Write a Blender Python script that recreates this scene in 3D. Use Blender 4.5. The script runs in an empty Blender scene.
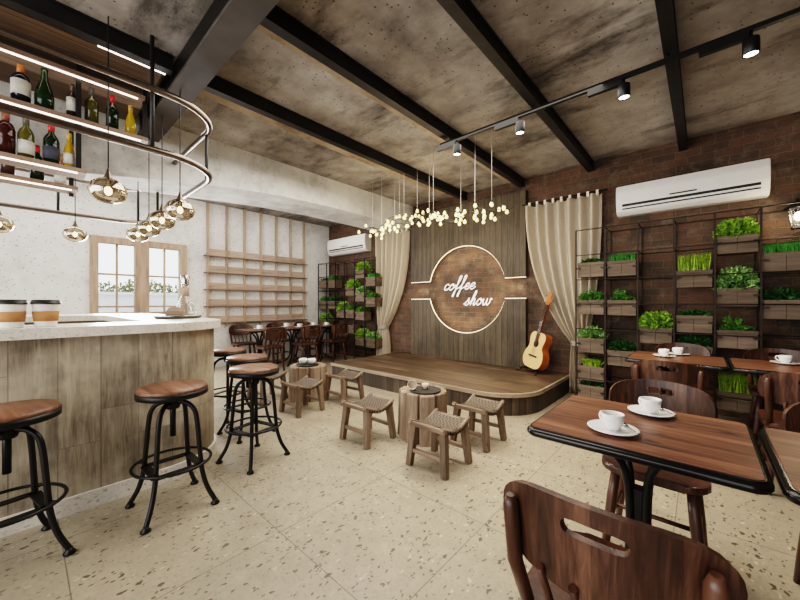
import bpy, bmesh, math, random
from mathutils import Vector, Matrix, Euler
R = random.Random(7)
PI = math.pi
SC = bpy.context.scene
COL = SC.collection
rad = math.radians

# ---------------------------------------------------------------- materials
def N(nt, typ, ins=None, **props):
    n = nt.nodes.new(typ)
    for k, v in props.items():
        setattr(n, k, v)
    for k, v in (ins or {}).items():
        s = n.inputs[k]
        if isinstance(v, bpy.types.NodeSocket):
            nt.links.new(v, s)
        else:
            if isinstance(v, tuple) and len(v) == 3 and s.type == 'RGBA':
                v = v + (1,)
            s.default_value = v
    return n

def new_mat(name):
    m = bpy.data.materials.new(name)
    m.use_nodes = True
    nt = m.node_tree
    b = nt.nodes['Principled BSDF']
    return m, nt, b

def setb(nt, b, **kw):
    for k, v in kw.items():
        k = {'color': 'Base Color', 'rough': 'Roughness', 'metal': 'Metallic', 'spec': 'Specular IOR Level', 'normal': 'Normal',
             'emit': 'Emission Color', 'es': 'Emission Strength', 'trans': 'Transmission Weight', 'ior': 'IOR', 'coat': 'Coat Weight'}[k]
        if isinstance(v, bpy.types.NodeSocket):
            nt.links.new(v, b.inputs[k])
        else:
            if isinstance(v, tuple) and len(v) == 3:
                v = v + (1,)
            b.inputs[k].default_value = v

def ramp(nt, fac, stops):
    n = nt.nodes.new('ShaderNodeValToRGB')
    nt.links.new(fac, n.inputs['Fac'])
    e = n.color_ramp.elements
    while len(e) < len(stops):
        e.new(0.5)
    for i, (p, c) in enumerate(stops):
        e[i].position = p
        e[i].color = (c + (1,)) if isinstance(c, tuple) else (c, c, c, 1)
    return n.outputs['Color']

def mixc(nt, fac, a, b, mode='MIX'):
    n = nt.nodes.new('ShaderNodeMix')
    n.data_type = 'RGBA'
    n.blend_type = mode
    for s, v in ((n.inputs[0], fac), (n.inputs[6], a), (n.inputs[7], b)):
        if isinstance(v, bpy.types.NodeSocket):
            nt.links.new(v, s)
        else:
            s.default_value = (v + (1,)) if isinstance(v, tuple) else v
    return n.outputs[2]

def math_(nt, op, a, b=0.0):
    n = nt.nodes.new('ShaderNodeMath')
    n.operation = op
    for s, v in ((n.inputs[0], a), (n.inputs[1], b)):
        if isinstance(v, bpy.types.NodeSocket):
            nt.links.new(v, s)
        else:
            s.default_value = v
    return n.outputs[0]

def coords(nt, rnd=True):
    tc = nt.nodes.new('ShaderNodeTexCoord')
    if not rnd:
        return tc.outputs['Object']
    oi = nt.nodes.new('ShaderNodeObjectInfo')
    s = math_(nt, 'MULTIPLY', oi.outputs['Random'], 7.3)
    v = N(nt, 'ShaderNodeVectorMath', {0: tc.outputs['Object'], 1: s}, operation='ADD')
    return v.outputs[0]

def scaled(nt, vec, sc):
    return N(nt, 'ShaderNodeMapping', {'Vector': vec, 'Scale': sc}).outputs['Vector']

def noise(nt, vec, scale, detail=4, rough=0.55, dist=0.0):
    return N(nt, 'ShaderNodeTexNoise', {'Vector': vec, 'Scale': scale, 'Detail': detail, 'Roughness': rough, 'Distortion': dist}).outputs['Fac']

def bump(nt, h, strength=0.3, dist=0.01):
    return N(nt, 'ShaderNodeBump', {'Height': h, 'Strength': strength, 'Distance': dist}).outputs['Normal']

def plain(name, color, rough=0.5, metal=0.0, var=0.12, scale=25.0, **kw):
    m, nt, b = new_mat(name)
    v = coords(nt)
    f = noise(nt, v, scale, 3)
    lo = tuple(c * (1 - var) for c in color)
    hi = tuple(min(1, c * (1 + var)) for c in color)
    setb(nt, b, color=ramp(nt, f, [(0.3, lo), (0.7, hi)]), rough=rough, metal=metal, **kw)
    return m

def wood(name, dark, mid, light, axis='z', plank=None, plen=None, rough=0.55, fine=1.0, stain=0.0, knots=0.0, rnd=True, across=None, pvar=0.45, swirl=0.6, gapk=1.0, bmp=0.25):
    """grain runs along axis; plank = width of the boards, across = the axis they are counted along"""
    m, nt, b = new_mat(name)
    v = coords(nt, rnd)
    st = {'x': (0.09, 1, 1), 'y': (1, 0.09, 1), 'z': (1, 1, 0.09)}[axis]
    gv = scaled(nt, v, st)
    shift = None
    gap = None
    if plank:
        sep = N(nt, 'ShaderNodeSeparateXYZ', {0: v})
        if across == 'ring':
            a = math_(nt, 'ADD', sep.outputs['X'], sep.outputs['Y'])
        else:
            a = sep.outputs[across.upper()]
        a = math_(nt, 'DIVIDE', a, plank)
        idx = math_(nt, 'FLOOR', a)
        fr = math_(nt, 'FRACT', a)
        if plen:
            wn0 = N(nt, 'ShaderNodeTexWhiteNoise', {'W': idx}, noise_dimensions='1D').outputs['Value']
            l = math_(nt, 'ADD', math_(nt, 'DIVIDE', sep.outputs[axis.upper()], plen), math_(nt, 'MULTIPLY', wn0, 3.7))
            li = math_(nt, 'FLOOR', l)
            lf = math_(nt, 'FRACT', l)
            idx = math_(nt, 'ADD', idx, math_(nt, 'MULTIPLY', li, 17.31))
        wn = N(nt, 'ShaderNodeTexWhiteNoise', {'W': idx}, noise_dimensions='1D').outputs['Value']
        shift = wn
        gw = 0.006 / plank
        e1 = math_(nt, 'LESS_THAN', fr, gw)
        if plen:
            e2 = math_(nt, 'LESS_THAN', lf, 0.004 / plen)
            e1 = math_(nt, 'MAXIMUM', e1, e2)
        gap = e1
        gv = N(nt, 'ShaderNodeVectorMath', {0: gv, 1: math_(nt, 'MULTIPLY', wn, 13.0)}, operation='ADD').outputs[0]
    g1 = noise(nt, gv, 38 * fine, 6, 0.6, swirl)
    g2 = noise(nt, gv, 7 * fine, 4, 0.5, swirl * 1.6)
    f = math_(nt, 'ADD', math_(nt, 'MULTIPLY', g1, 0.5), math_(nt, 'MULTIPLY', g2, 0.5))
    c = ramp(nt, f, [(0.33, dark), (0.5, mid), (0.68, light)])
    if stain:
        s = noise(nt, v, 2.2, 5, 0.6)
        c = mixc(nt, math_(nt, 'MULTIPLY', ramp(nt, s, [(0.42, 0.0), (0.62, 1.0)]), stain), c, tuple(x * 1.5 for x in light))
        s2 = noise(nt, scaled(nt, v, (1.3, 1.3, 0.8)), 3.1, 5, 0.65)
        c = mixc(nt, math_(nt, 'MULTIPLY', ramp(nt, s2, [(0.5, 0.0), (0.7, 1.0)]), stain), c, tuple(x * 0.8 for x in dark))
    if knots:
        kn = N(nt, 'ShaderNodeTexVoronoi', {'Vector': scaled(nt, v, {'x': (.45, 1, 1), 'y': (1, .45, 1), 'z': (1, 1, .45)}[axis]), 'Scale': 9.0}).outputs['Distance']
        c = mixc(nt, math_(nt, 'MULTIPLY', ramp(nt, kn, [(0.03, 1.0), (0.16, 0.0)]), knots), c, tuple(x * 0.35 for x in dark))
    if shift is not None:
        k = math_(nt, 'ADD', math_(nt, 'MULTIPLY', shift, pvar * 2), 1 - pvar)
        hv = N(nt, 'ShaderNodeHueSaturation', {'Color': c, 'Value': k})
        c = hv.outputs['Color']
        if gapk:
            c = mixc(nt, math_(nt, 'MULTIPLY', gap, gapk), c, tuple(x * 0.25 for x in dark))
    setb(nt, b, color=c, rough=rough, normal=bump(nt, g1, bmp, 0.004))
    return m

def concrete(name, lo, mid, hi, pits=0.5, big=0.8, rough=0.85, pscale=16, rnd=False, streak=None, sk=0.75):
    m, nt, b = new_mat(name)
    v = coords(nt, rnd)
    f1 = noise(nt, v, big, 8, 0.62, 0.3)
    f2 = noise(nt, v, big * 7, 6, 0.65)
    f = math_(nt, 'ADD', math_(nt, 'MULTIPLY', f1, 0.65), math_(nt, 'MULTIPLY', f2, 0.35))
    c = ramp(nt, f, [(0.36, lo), (0.5, mid), (0.64, hi)])
    vo = N(nt, 'ShaderNodeTexVoronoi', {'Vector': v, 'Scale': pscale, 'Randomness': 1.0})
    sepc = N(nt, 'ShaderNodeSeparateColor', {0: vo.outputs['Color']})
    pit = math_(nt, 'MULTIPLY', ramp(nt, vo.outputs['Distance'], [(0.13, 1.0), (0.2, 0.0)]), ramp(nt, sepc.outputs[0], [(0.5, 0.0), (0.52, 1.0)]))
    nz = noise(nt, v, pscale * 4, 3, 0.6)
    pit2 = math_(nt, 'MULTIPLY', ramp(nt, nz, [(0.66, 0.0), (0.72, 1.0)]), 0.6)
    p = math_(nt, 'MULTIPLY', math_(nt, 'MAXIMUM', pit, pit2), pits)
    c = mixc(nt, p, c, tuple(x * 0.45 for x in lo))
    if streak:
        sv = scaled(nt, v, streak)
        s = noise(nt, sv, 2.0, 7, 0.7)
        c = mixc(nt, math_(nt, 'MULTIPLY', ramp(nt, s, [(0.52, 0.0), (0.66, 1.0)]), sk), c, tuple(x * 0.5 for x in lo))
    h = math_(nt, 'SUBTRACT', f2, p)
    setb(nt, b, color=c, rough=rough, normal=bump(nt, h, 0.35, 0.01))
    return m

def terrazzo(name, base, chip, joints=False, cs=17, rough=0.35, amount=0.5):
    m, nt, b = new_mat(name)
    v = coords(nt, False)
    f = noise(nt, v, 2.5, 6, 0.6)
    c = ramp(nt, f, [(0.3, tuple(x * 0.87 for x in base)), (0.7, tuple(min(1, x * 1.1) for x in base))])
    f3 = noise(nt, v, 60, 3, 0.6)
    c = mixc(nt, math_(nt, 'MULTIPLY', ramp(nt, f3, [(0.52, 0.0), (0.68, 1.0)]), 0.5), c, tuple(x * 0.55 for x in base))
    f4 = noise(nt, v, 11, 5, 0.65)
    c = mixc(nt, math_(nt, 'MULTIPLY', ramp(nt, f4, [(0.48, 0.0), (0.7, 1.0)]), 0.35), c, tuple(min(1, x * 1.35) for x in base))
    wob = N(nt, 'ShaderNodeTexNoise', {'Vector': v, 'Scale': 30.0, 'Detail': 2.0})
    v2 = N(nt, 'ShaderNodeVectorMath', {0: v, 1: N(nt, 'ShaderNodeVectorMath', {0: wob.outputs['Color'], 'Scale': 0.035}, operation='SCALE').outputs[0]}, operation='ADD').outputs[0]
    for sc, th, dens, col in ((cs, 0.24, 1 - amount, chip), (cs * 2.2, 0.3, 1 - amount * 0.8, tuple(x * 1.5 for x in chip)), (cs * 1.4, 0.25, 0.8, tuple(min(1, x * 1.12) for x in base))):
        vo = N(nt, 'ShaderNodeTexVoronoi', {'Vector': scaled(nt, v2, (1.0, 0.5, 1.0)), 'Scale': float(sc)})
        sp = N(nt, 'ShaderNodeSeparateColor', {0: vo.outputs['Color']})
        k = math_(nt, 'MULTIPLY', math_(nt, 'LESS_THAN', vo.outputs['Distance'], th), math_(nt, 'GREATER_THAN', sp.outputs[0], dens))
        cc = mixc(nt, sp.outputs[1], col, tuple(min(1, x * 1.5) for x in col))
        c = mixc(nt, math_(nt, 'MULTIPLY', k, 0.8), c, cc)
    if joints:
        s = N(nt, 'ShaderNodeSeparateXYZ', {0: v})
        jx = math_(nt, 'FRACT', math_(nt, 'DIVIDE', math_(nt, 'ADD', s.outputs['X'], 0.923 + 8), 0.8))
        jy = math_(nt, 'FRACT', math_(nt, 'DIVIDE', math_(nt, 'ADD', s.outputs['Y'], -0.94 + 8), 0.8))
        j = math_(nt, 'MAXIMUM', math_(nt, 'LESS_THAN', jx, 0.006), math_(nt, 'LESS_THAN', jy, 0.006))
        c = mixc(nt, math_(nt, 'MULTIPLY', j, 0.75), c, (0.1, 0.08, 0.06))
    setb(nt, b, color=c, rough=rough)
    return m

def brick_mat(name, swap='xz', bw=0.23, bh=0.085, gain=1.0):
    m, nt, b = new_mat(name)
    v = coords(nt, False)
    s = N(nt, 'ShaderNodeSeparateXYZ', {0: v})
    u = s.outputs['X'] if swap == 'xz' else s.outputs['Y']
    vec = N(nt, 'ShaderNodeCombineXYZ', {0: u, 1: s.outputs['Z']}).outputs[0]
    wob = N(nt, 'ShaderNodeTexNoise', {'Vector': vec, 'Scale': 9.0, 'Detail': 3.0})
    vec = N(nt, 'ShaderNodeVectorMath', {0: vec, 1: N(nt, 'ShaderNodeVectorMath', {0: wob.outputs['Color'], 'Scale': 0.034}, operation='SCALE').outputs[0]}, operation='ADD').outputs[0]
    g = lambda *c: tuple(x * gain for x in c)
    br = N(nt, 'ShaderNodeTexBrick', {'Vector': vec, 'Color1': g(0.20, 0.10, 0.06), 'Color2': g(0.11, 0.075, 0.05), 'Mortar': g(0.19, 0.145, 0.10),
                                     'Scale': 1.0, 'Mortar Size': 0.007, 'Mortar Smooth': 0.4, 'Bias': 0.0, 'Brick Width': bw, 'Row Height': bh})
    c = br.outputs['Color']
    f = noise(nt, v, 1.6, 7, 0.65)
    c = mixc(nt, ramp(nt, f, [(0.44, 0.0), (0.66, 0.8)]), c, g(0.045, 0.032, 0.023))
    f2 = noise(nt, v, 6.5, 6, 0.7)
    c = mixc(nt, ramp(nt, f2, [(0.52, 0.0), (0.72, 0.7)]), c, g(0.27, 0.20, 0.14))
    f3 = noise(nt, v, 40, 4, 0.6)
    c = mixc(nt, math_(nt, 'MULTIPLY', ramp(nt, f3, [(0.5, 0.0), (0.7, 1.0)]), 0.4), c, g(0.05, 0.03, 0.02))
    h = math_(nt, 'ADD', math_(nt, 'MULTIPLY', br.outputs['Fac'], -0.8), math_(nt, 'MULTIPLY', f3, 0.5))
    setb(nt, b, color=c, rough=0.85, normal=bump(nt, h, 0.6, 0.012))
    return m

def emit(name, color, strength):
    m, nt, b = new_mat(name)
    setb(nt, b, color=color, emit=color, es=strength, rough=0.5)
    return m

def leaf_mat(name, c1, c2, c3=None):
    m, nt, b = new_mat(name)
    v = coords(nt)
    f = noise(nt, v, 34, 2, 0.5)
    st = [(0.3, c1), (0.55, c2)] + ([(0.66, c3)] if c3 else [])
    setb(nt, b, color=ramp(nt, f, st), rough=0.5)
    b.inputs['Subsurface Weight'].default_value = 0.0
    return m

def glass_mat(name, tint, refl=0.35, rough=0.02, gcol=None):
    m, nt, b = new_mat(name)
    t = N(nt, 'ShaderNodeBsdfTransparent', {'Color': tint})
    g = N(nt, 'ShaderNodeBsdfGlossy', {'Color': gcol or (1.0, 1.0, 1.0), 'Roughness': rough})
    lw = N(nt, 'ShaderNodeLayerWeight', {'Blend': 0.35})
    k = math_(nt, 'ADD', math_(nt, 'MULTIPLY', lw.outputs['Facing'], 0.55), refl)
    mx = N(nt, 'ShaderNodeMixShader', {0: math_(nt, 'MINIMUM', k, 0.95), 1: t.outputs[0], 2: g.outputs[0]})
    nt.links.new(mx.outputs[0], nt.nodes['Material Output'].inputs['Surface'])
    return m

M = {}
M['floor'] = terrazzo('terrazzo floor', (0.345, 0.293, 0.217), (0.045, 0.033, 0.022), True, cs=27, amount=0.36)
M['slab'] = terrazzo('white terrazzo', (0.74, 0.70, 0.63), (0.30, 0.25, 0.20), False, cs=42, rough=0.3, amount=0.35)
M['ceil'] = concrete('stained concrete ceiling', (0.095, 0.082, 0.071), (0.31, 0.277, 0.247), (0.51, 0.475, 0.44), pits=0.85, big=0.5, pscale=24, streak=(0.35, 0.9, 1), sk=0.9)
M['beamc'] = concrete('light concrete beam', (0.36, 0.35, 0.34), (0.62, 0.61, 0.59), (0.76, 0.75, 0.73), pits=0.3, big=0.8, pscale=14, streak=(1, 1.3, 0.7), sk=0.35)
M['plaster'] = concrete('pale pitted plaster', (0.52, 0.51, 0.495), (0.68, 0.67, 0.65), (0.77, 0.75, 0.73), pits=0.95, big=1.0, pscale=22)
M['brick'] = brick_mat('old brown brick', gain=0.72)
M['brick_side'] = brick_mat('old brown brick side', 'yz', gain=0.72)
M['counter_wood'] = wood('weathered grey counter boards', (0.125, 0.10, 0.072), (0.27, 0.222, 0.16), (0.46, 0.40, 0.31), 'z', 0.19, 0.8, 0.7, 1.3, 0.5, 0.35, False, 'ring', 0.17, swirl=1.3, gapk=0.4)
M['stage_top'] = wood('stage boards', (0.036, 0.022, 0.012), (0.085, 0.053, 0.030), (0.16, 0.108, 0.066), 'x', 0.11, 0.9, 0.5, 1.0, 0.15, 0, False, 'y', 0.35)
M['stage_side'] = wood('stage fascia boards', (0.03, 0.022, 0.015), (0.07, 0.05, 0.034), (0.12, 0.088, 0.06), 'z', 0.12, None, 0.6, 1.0, 0.1, 0, False, 'ring', 0.3)
M['stage_edge'] = wood('stage edge trim', (0.20, 0.15, 0.10), (0.32, 0.25, 0.175), (0.42, 0.335, 0.245), 'x', rough=0.6)
M['panel'] = wood('dark wall boards', (0.032, 0.023, 0.013), (0.072, 0.052, 0.029), (0.13, 0.098, 0.058), 'z', 0.10, None, 0.6, 1.4, 0.2, 0.15, False, 'x', 0.16, swirl=0.9)
M['table'] = wood('reddish plank table top', (0.04, 0.017, 0.010), (0.16, 0.066, 0.036), (0.31, 0.145, 0.085), 'x', 0.11, None, 0.36, 0.6, 0.0, 0.9, True, 'y', 0.10, gapk=0, swirl=2.0, bmp=0.06)
M['chair'] = wood('red brown chair wood', (0.025, 0.010, 0.006), (0.072, 0.029, 0.016), (0.14, 0.06, 0.034), 'z', rough=0.35, fine=0.9, knots=0.35)
M['chair_panel'] = wood('burl chair back', (0.018, 0.008, 0.005), (0.066, 0.029, 0.017), (0.165, 0.082, 0.05), 'z', 0.075, None, 0.35, 0.8, 0, 0.6, True, 'x', 0.28, swirl=2.2, gapk=0)
M['stool_seat'] = wood('warm brown stool seat', (0.07, 0.032, 0.018), (0.185, 0.085, 0.048), (0.32, 0.165, 0.10), 'x', 0.1, None, 0.4, 0.8, 0, 0.4, True, 'y', 0.08, gapk=0)
M['rustic'] = wood('raw pale brown wood', (0.085, 0.057, 0.038), (0.18, 0.123, 0.082), (0.30, 0.215, 0.15), 'z', rough=0.7, fine=0.9, knots=0.4)
M['rustic_x'] = wood('raw pale brown rail wood', (0.10, 0.066, 0.044), (0.23, 0.158, 0.105), (0.37, 0.275, 0.195), 'x', rough=0.7, fine=0.9)
M['stump'] = wood('stump wood', (0.11, 0.074, 0.048), (0.26, 0.185, 0.125), (0.46, 0.35, 0.255), 'z', rough=0.75, fine=0.7, knots=0.3)
M['planter'] = wood('grey brown planter wood', (0.075, 0.052, 0.035), (0.15, 0.108, 0.074), (0.235, 0.178, 0.128), 'x', rough=0.75, fine=1.0)
M['frame_wood'] = wood('light oak', (0.23, 0.155, 0.11), (0.37, 0.265, 0.195), (0.49, 0.37, 0.285), 'z', rough=0.6)
M['board_wood'] = wood('pinkish oak board', (0.26, 0.18, 0.135), (0.40, 0.295, 0.23), (0.52, 0.40, 0.32), 'y', rough=0.6)
M['soffit'] = wood('dark brown ceiling boards', (0.06, 0.034, 0.018), (0.13, 0.078, 0.043), (0.21, 0.135, 0.078), 'y', 0.18, None, 0.6, 0.8, 0, 0, False, 'x', 0.2)
M['rack_board'] = wood('walnut rack board', (0.16, 0.10, 0.07), (0.28, 0.19, 0.14), (0.4, 0.29, 0.22), 'y', rough=0.6)
M['black'] = plain('black metal', (0.012, 0.011, 0.010), 0.42, 0.3)
M['rim'] = plain('glossy black rim', (0.010, 0.009, 0.008), 0.22, 0.2)
M['steel'] = plain('dark painted steel', (0.022, 0.020, 0.019), 0.5, 0.2, 0.3, 6)
M['girder'] = plain('grey brown painted steel', (0.062, 0.052, 0.045), 0.7, 0.0, 0.3, 4)
M['bronze'] = plain('bronze tube', (0.20, 0.165, 0.14), 0.28, 0.95)
M['rack_metal'] = plain('rusty brown rod', (0.035, 0.024, 0.018), 0.6, 0.4)
M['white'] = plain('white plastic', (0.80, 0.78, 0.74), 0.35, var=0.02)
M['vent'] = plain('dark vent', (0.015, 0.014, 0.013), 0.6)
M['ceramic'] = plain('white porcelain', (0.85, 0.84, 0.82), 0.15, var=0.01)
M['coffee'] = plain('pale milk foam', (0.72, 0.60, 0.48), 0.5)
M['paper'] = plain('white paper cup', (0.82, 0.80, 0.77), 0.5, var=0.02)
M['kraft'] = plain('tan card sleeve', (0.42, 0.20, 0.075), 0.75, var=0.06)
M['lid'] = plain('dark lid', (0.02, 0.018, 0.017), 0.4)
M['chrome'] = plain('steel spoon', (0.5, 0.49, 0.47), 0.2, 1.0)
M['slate'] = plain('black slate', (0.02, 0.018, 0.017), 0.5)
M['soil'] = plain('dark soil', (0.02, 0.013, 0.008), 0.95, var=0.5, scale=60)
M['cream'] = plain('cream cushion trim', (0.62, 0.52, 0.40), 0.8)
M['curtain'] = plain('beige curtain cloth', (0.88, 0.79, 0.66), 0.85, var=0.06, scale=90)
M['tie'] = plain('grey braid', (0.34, 0.29, 0.24), 0.9, var=0.3, scale=60)
M['led'] = emit('warm strip light', (1.0, 0.88, 0.72), 3.5)
M['led_soft'] = emit('warm cutout strip', (1.0, 0.80, 0.55), 3.0)
M['letter'] = emit('white lettering', (0.95, 0.93, 0.93), 0.7)
M['bulb'] = emit('warm bulb', (1.0, 0.84, 0.36), 1.35)
M['lens'] = emit('lamp lens', (1.0, 0.95, 0.86), 8.0)
M['globe_bulb'] = emit('filament', (1.0, 0.82, 0.55), 9.0)
M['smoke'] = glass_mat('smoked gold glass', (0.52, 0.47, 0.39), 0.36, 0.03, (0.85, 0.76, 0.62))
M['clear'] = glass_mat('clear glass', (0.93, 0.94, 0.93), 0.06)
M['pane'] = glass_mat('window pane', (0.97, 0.98, 0.98), 0.02)
M['cable'] = plain('pale cable', (0.5, 0.47, 0.43), 0.6)
M['weave'] = None
m, nt, b = new_mat('dark woven cane'); v = coords(nt)
ck = N(nt, 'ShaderNodeTexChecker', {'Vector': v, 'Color1': (0.13, 0.09, 0.06), 'Color2': (0.035, 0.024, 0.017), 'Scale': 62.0})
setb(nt, b, color=ck.outputs['Color'], rough=0.6, normal=bump(nt, ck.outputs['Fac'], 0.5, 0.004)); M['weave'] = m
LEAF = {
    'lime': leaf_mat('lime leaves', (0.07, 0.18, 0.010), (0.27, 0.45, 0.04)),
    'green': leaf_mat('mid green leaves', (0.022, 0.085, 0.010), (0.095, 0.25, 0.03)),
    'dark': leaf_mat('dark leaves', (0.008, 0.040, 0.008), (0.030, 0.115, 0.020)),
    'var': leaf_mat('variegated leaves', (0.05, 0.17, 0.03), (0.20, 0.38, 0.09), (0.62, 0.72, 0.42)),
    'grass': leaf_mat('bright turf blades', (0.015, 0.11, 0.012), (0.05, 0.28, 0.03)),
    'yellow': leaf_mat('yellow green blades', (0.11, 0.22, 0.01), (0.33, 0.48, 0.02)),
    'hedge': leaf_mat('pale olive hedge leaves', (0.09, 0.10, 0.03), (0.30, 0.30, 0.14)),  # pale olive leaf tones for the hedge and the garden tree
}

# ---------------------------------------------------------------- mesh helpers
class MB:
    def __init__(self):
        self.bm = bmesh.new()

    def box(self, c, s, rot=None, bev=0.0, taper=None):
        x, y, z = (d / 2 for d in s)
        t = taper or 1.0
        P = [(-x * t, -y * t, -z), (x * t, -y * t, -z), (x * t, y * t, -z), (-x * t, y * t, -z), (-x, -y, z), (x, -y, z), (x, y, z), (-x, y, z)]
        mt = Matrix.Translation(c)
        if rot is not None:
            mt = mt @ (rot if isinstance(rot, Matrix) else Euler(rot).to_matrix().to_4x4())
        vs = [self.bm.verts.new(mt @ Vector(p)) for p in P]
        fs = [self.bm.faces.new([vs[i] for i in f]) for f in ((0, 3, 2, 1), (4, 5, 6, 7), (0, 1, 5, 4), (1, 2, 6, 5), (2, 3, 7, 6), (3, 0, 4, 7))]
        if bev:
            es = list({e for f in fs for e in f.edges})
            bmesh.ops.bevel(self.bm, geom=es, offset=bev, segments=2, affect='EDGES', profile=0.5)
        return self

    def bar(self, a, b, w, h=None, bev=0.0, up=(0, 0, 1), taper=None):
        a, b = Vector(a), Vector(b)
        d = (b - a)
        zz = d.normalized()
        u = Vector(up)
        if abs(zz.dot(u)) > 0.98:
            u = Vector((0, 1, 0))
        xx = u.cross(zz).normalized()
        yy = zz.cross(xx)
        mt = Matrix((xx, yy, zz)).transposed().to_4x4()
        return self.box((a + b) / 2, (w, h or w, d.length), mt, bev, taper)

    def tube(self, pts, r, n=8, closed=False, cap=True):
        pts = [Vector(p) for p in pts]
        k = len(pts)
        rs = r if isinstance(r, (list, tuple)) else [r] * k
        T = []
        for i in range(k):
            if closed:
                t = pts[(i + 1) % k] - pts[i - 1]
            else:
                t = pts[min(i + 1, k - 1)] - pts[max(i - 1, 0)]
            T.append(t.normalized() if t.length > 1e-9 else Vector((0, 0, 1)))
        ref = Vector((0, 0, 1)) if abs(T[0].z) < 0.9 else Vector((1, 0, 0))
        nrm = (ref - T[0] * ref.dot(T[0])).normalized()
        rings = []
        for i in range(k):
            if i:
                ax = T[i - 1].cross(T[i])
                if ax.length > 1e-8:
                    nrm = Matrix.Rotation(T[i - 1].angle(T[i]), 3, ax.normalized()) @ nrm
                nrm = (nrm - T[i] * nrm.dot(T[i])).normalized()
            bn = T[i].cross(nrm)
            rings.append([self.bm.verts.new(pts[i] + (nrm * math.cos(2 * PI * j / n) + bn * math.sin(2 * PI * j / n)) * rs[i]) for j in range(n)])
        for i in range(k if closed else k - 1):
            A, B = rings[i], rings[(i + 1) % k]
            for j in range(n):
                f = self.bm.faces.new((A[j], A[(j + 1) % n], B[(j + 1) % n], B[j]))
                f.smooth = True
        if cap and not closed:
            self.bm.faces.new(rings[0][::-1])
            self.bm.faces.new(rings[-1])
        return self

    def lathe(self, prof, n=24, c=(0, 0, 0), sx=1.0, sy=1.0, smooth=True):
        c = Vector(c)
        rings = []
        for r, z in prof:
            if r < 1e-6:
                rings.append([self.bm.verts.new(c + Vector((0, 0, z)))])
            else:
                rings.append([self.bm.verts.new(c + Vector((r * sx * math.cos(2 * PI * j / n), r * sy * math.sin(2 * PI * j / n), z))) for j in range(n)])
        for A, B in zip(rings, rings[1:]):
            for j in range(n):
                q = [A[j % len(A)], A[(j + 1) % n % len(A)], B[(j + 1) % n % len(B)], B[j % len(B)]]
                q2 = []
                for x in q:
                    if x not in q2:
                        q2.append(x)
                if len(q2) > 2:
                    f = self.bm.faces.new(q2)
                    f.smooth = smooth
        return self

    def prism(self, pts, z0, z1, bev=0.0, plane='xy', c=(0, 0, 0)):
        c = Vector(c)
        def P(p, h):
            return c + (Vector((p[0], p[1], h)) if plane == 'xy' else Vector((p[0], h, p[1])))
        lo = [self.bm.verts.new(P(p, z0)) for p in pts]
        hi = [self.bm.verts.new(P(p, z1)) for p in pts]
        n = len(pts)
        f1 = self.bm.faces.new(lo[::-1]); f2 = self.bm.faces.new(hi)
        for i in range(n):
            self.bm.faces.new((lo[i], lo[(i + 1) % n], hi[(i + 1) % n], hi[i]))
        if bev:
            es = list(f1.edges) + list(f2.edges)
            bmesh.ops.bevel(self.bm, geom=es, offset=bev, segments=2, affect='EDGES', profile=0.5)
        return self

    def ring(self, outer, inner, z0, z1):
        n = len(outer)
        V = [[self.bm.verts.new((p[0], p[1], z)) for p in L] for L in (outer, inner) for z in (z0, z1)]
        ol, oh, il, ih = V
        for i in range(n):
            j = (i + 1) % n
            for q in ((ol[i], ol[j], oh[j], oh[i]), (il[j], il[i], ih[i], ih[j]), (oh[i], oh[j], ih[j], ih[i]), (ol[j], ol[i], il[i], il[j])):
                self.bm.faces.new(q)
        return self

    def ell(self, c, s, n=12, m=8, rot=None):
        prof = [(math.sin(PI * i / m), -math.cos(PI * i / m)) for i in range(m + 1)]
        b2 = MB(); b2.lathe([(0 if i in (0, m) else r, z) for i, (r, z) in enumerate(prof)], n)
        mt = Matrix.Translation(c) @ (Euler(rot).to_matrix().to_4x4() if rot else Matrix()) @ Matrix.Diagonal((*s, 1))
        return self.merge(b2, mt)

    def merge(self, other, mt=None):
        if mt is not None:
            other.bm.transform(mt)
        me = bpy.data.meshes.new('tmp')
        other.bm.to_mesh(me); other.bm.free()
        self.bm.from_mesh(me)
        bpy.data.meshes.remove(me)
        return self

    def grid(self, f, nu, nv, smooth=True, closed_u=False):
        vs = [[self.bm.verts.new(f(i / nu, j / nv)) for j in range(nv + 1)] for i in range(nu + (0 if closed_u else 1))]
        k = len(vs)
        for i in range(nu):
            for j in range(nv):
                q = self.bm.faces.new((vs[i][j], vs[(i + 1) % k][j], vs[(i + 1) % k][j + 1], vs[i][j + 1]))
                q.smooth = smooth
        return self

    def build(self, name, mat, parent=None, normals=True):
        if normals:
            bmesh.ops.recalc_face_normals(self.bm, faces=self.bm.faces[:])
        me = bpy.data.meshes.new(name)
        self.bm.to_mesh(me); self.bm.free()
        o = bpy.data.objects.new(name, me)
        me.materials.append(mat)
        COL.objects.link(o)
        o.parent = parent
        return o

def tag(o, label, cat, group=None, kind=None):
    if label: o['label'] = label
    if cat: o['category'] = cat
    if group: o['group'] = group
    if kind: o['kind'] = kind
    return o

def thing(name, label, cat, loc=(0, 0, 0), rz=0.0, group=None):
    o = bpy.data.objects.new(name, None)
    o.empty_display_size = 0.1
    COL.objects.link(o)
    o.location = loc
    o.rotation_euler = (0, 0, rz)
    return tag(o, label, cat, group)

def dup(root, loc, rz=None, label=None, group=None):
    r = root.copy(); COL.objects.link(r)
    r.location = loc
    if rz is not None: r.rotation_euler[2] = rz
    if label: r['label'] = label
    if group: r['group'] = group
    for ch in list(root.children):
        c = ch.copy(); COL.objects.link(c); c.parent = r
        for g in list(ch.children):
            d = g.copy(); COL.objects.link(d); d.parent = c
    return r

def place(root, i, loc, rz, label, group):
    """the first placement moves the original, later ones copy it"""
    if i == 0:
        root.location = loc; root.rotation_euler[2] = rz
        root['label'] = label; root['group'] = group
        return root
    return dup(root, loc, rz, label, group)

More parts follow.
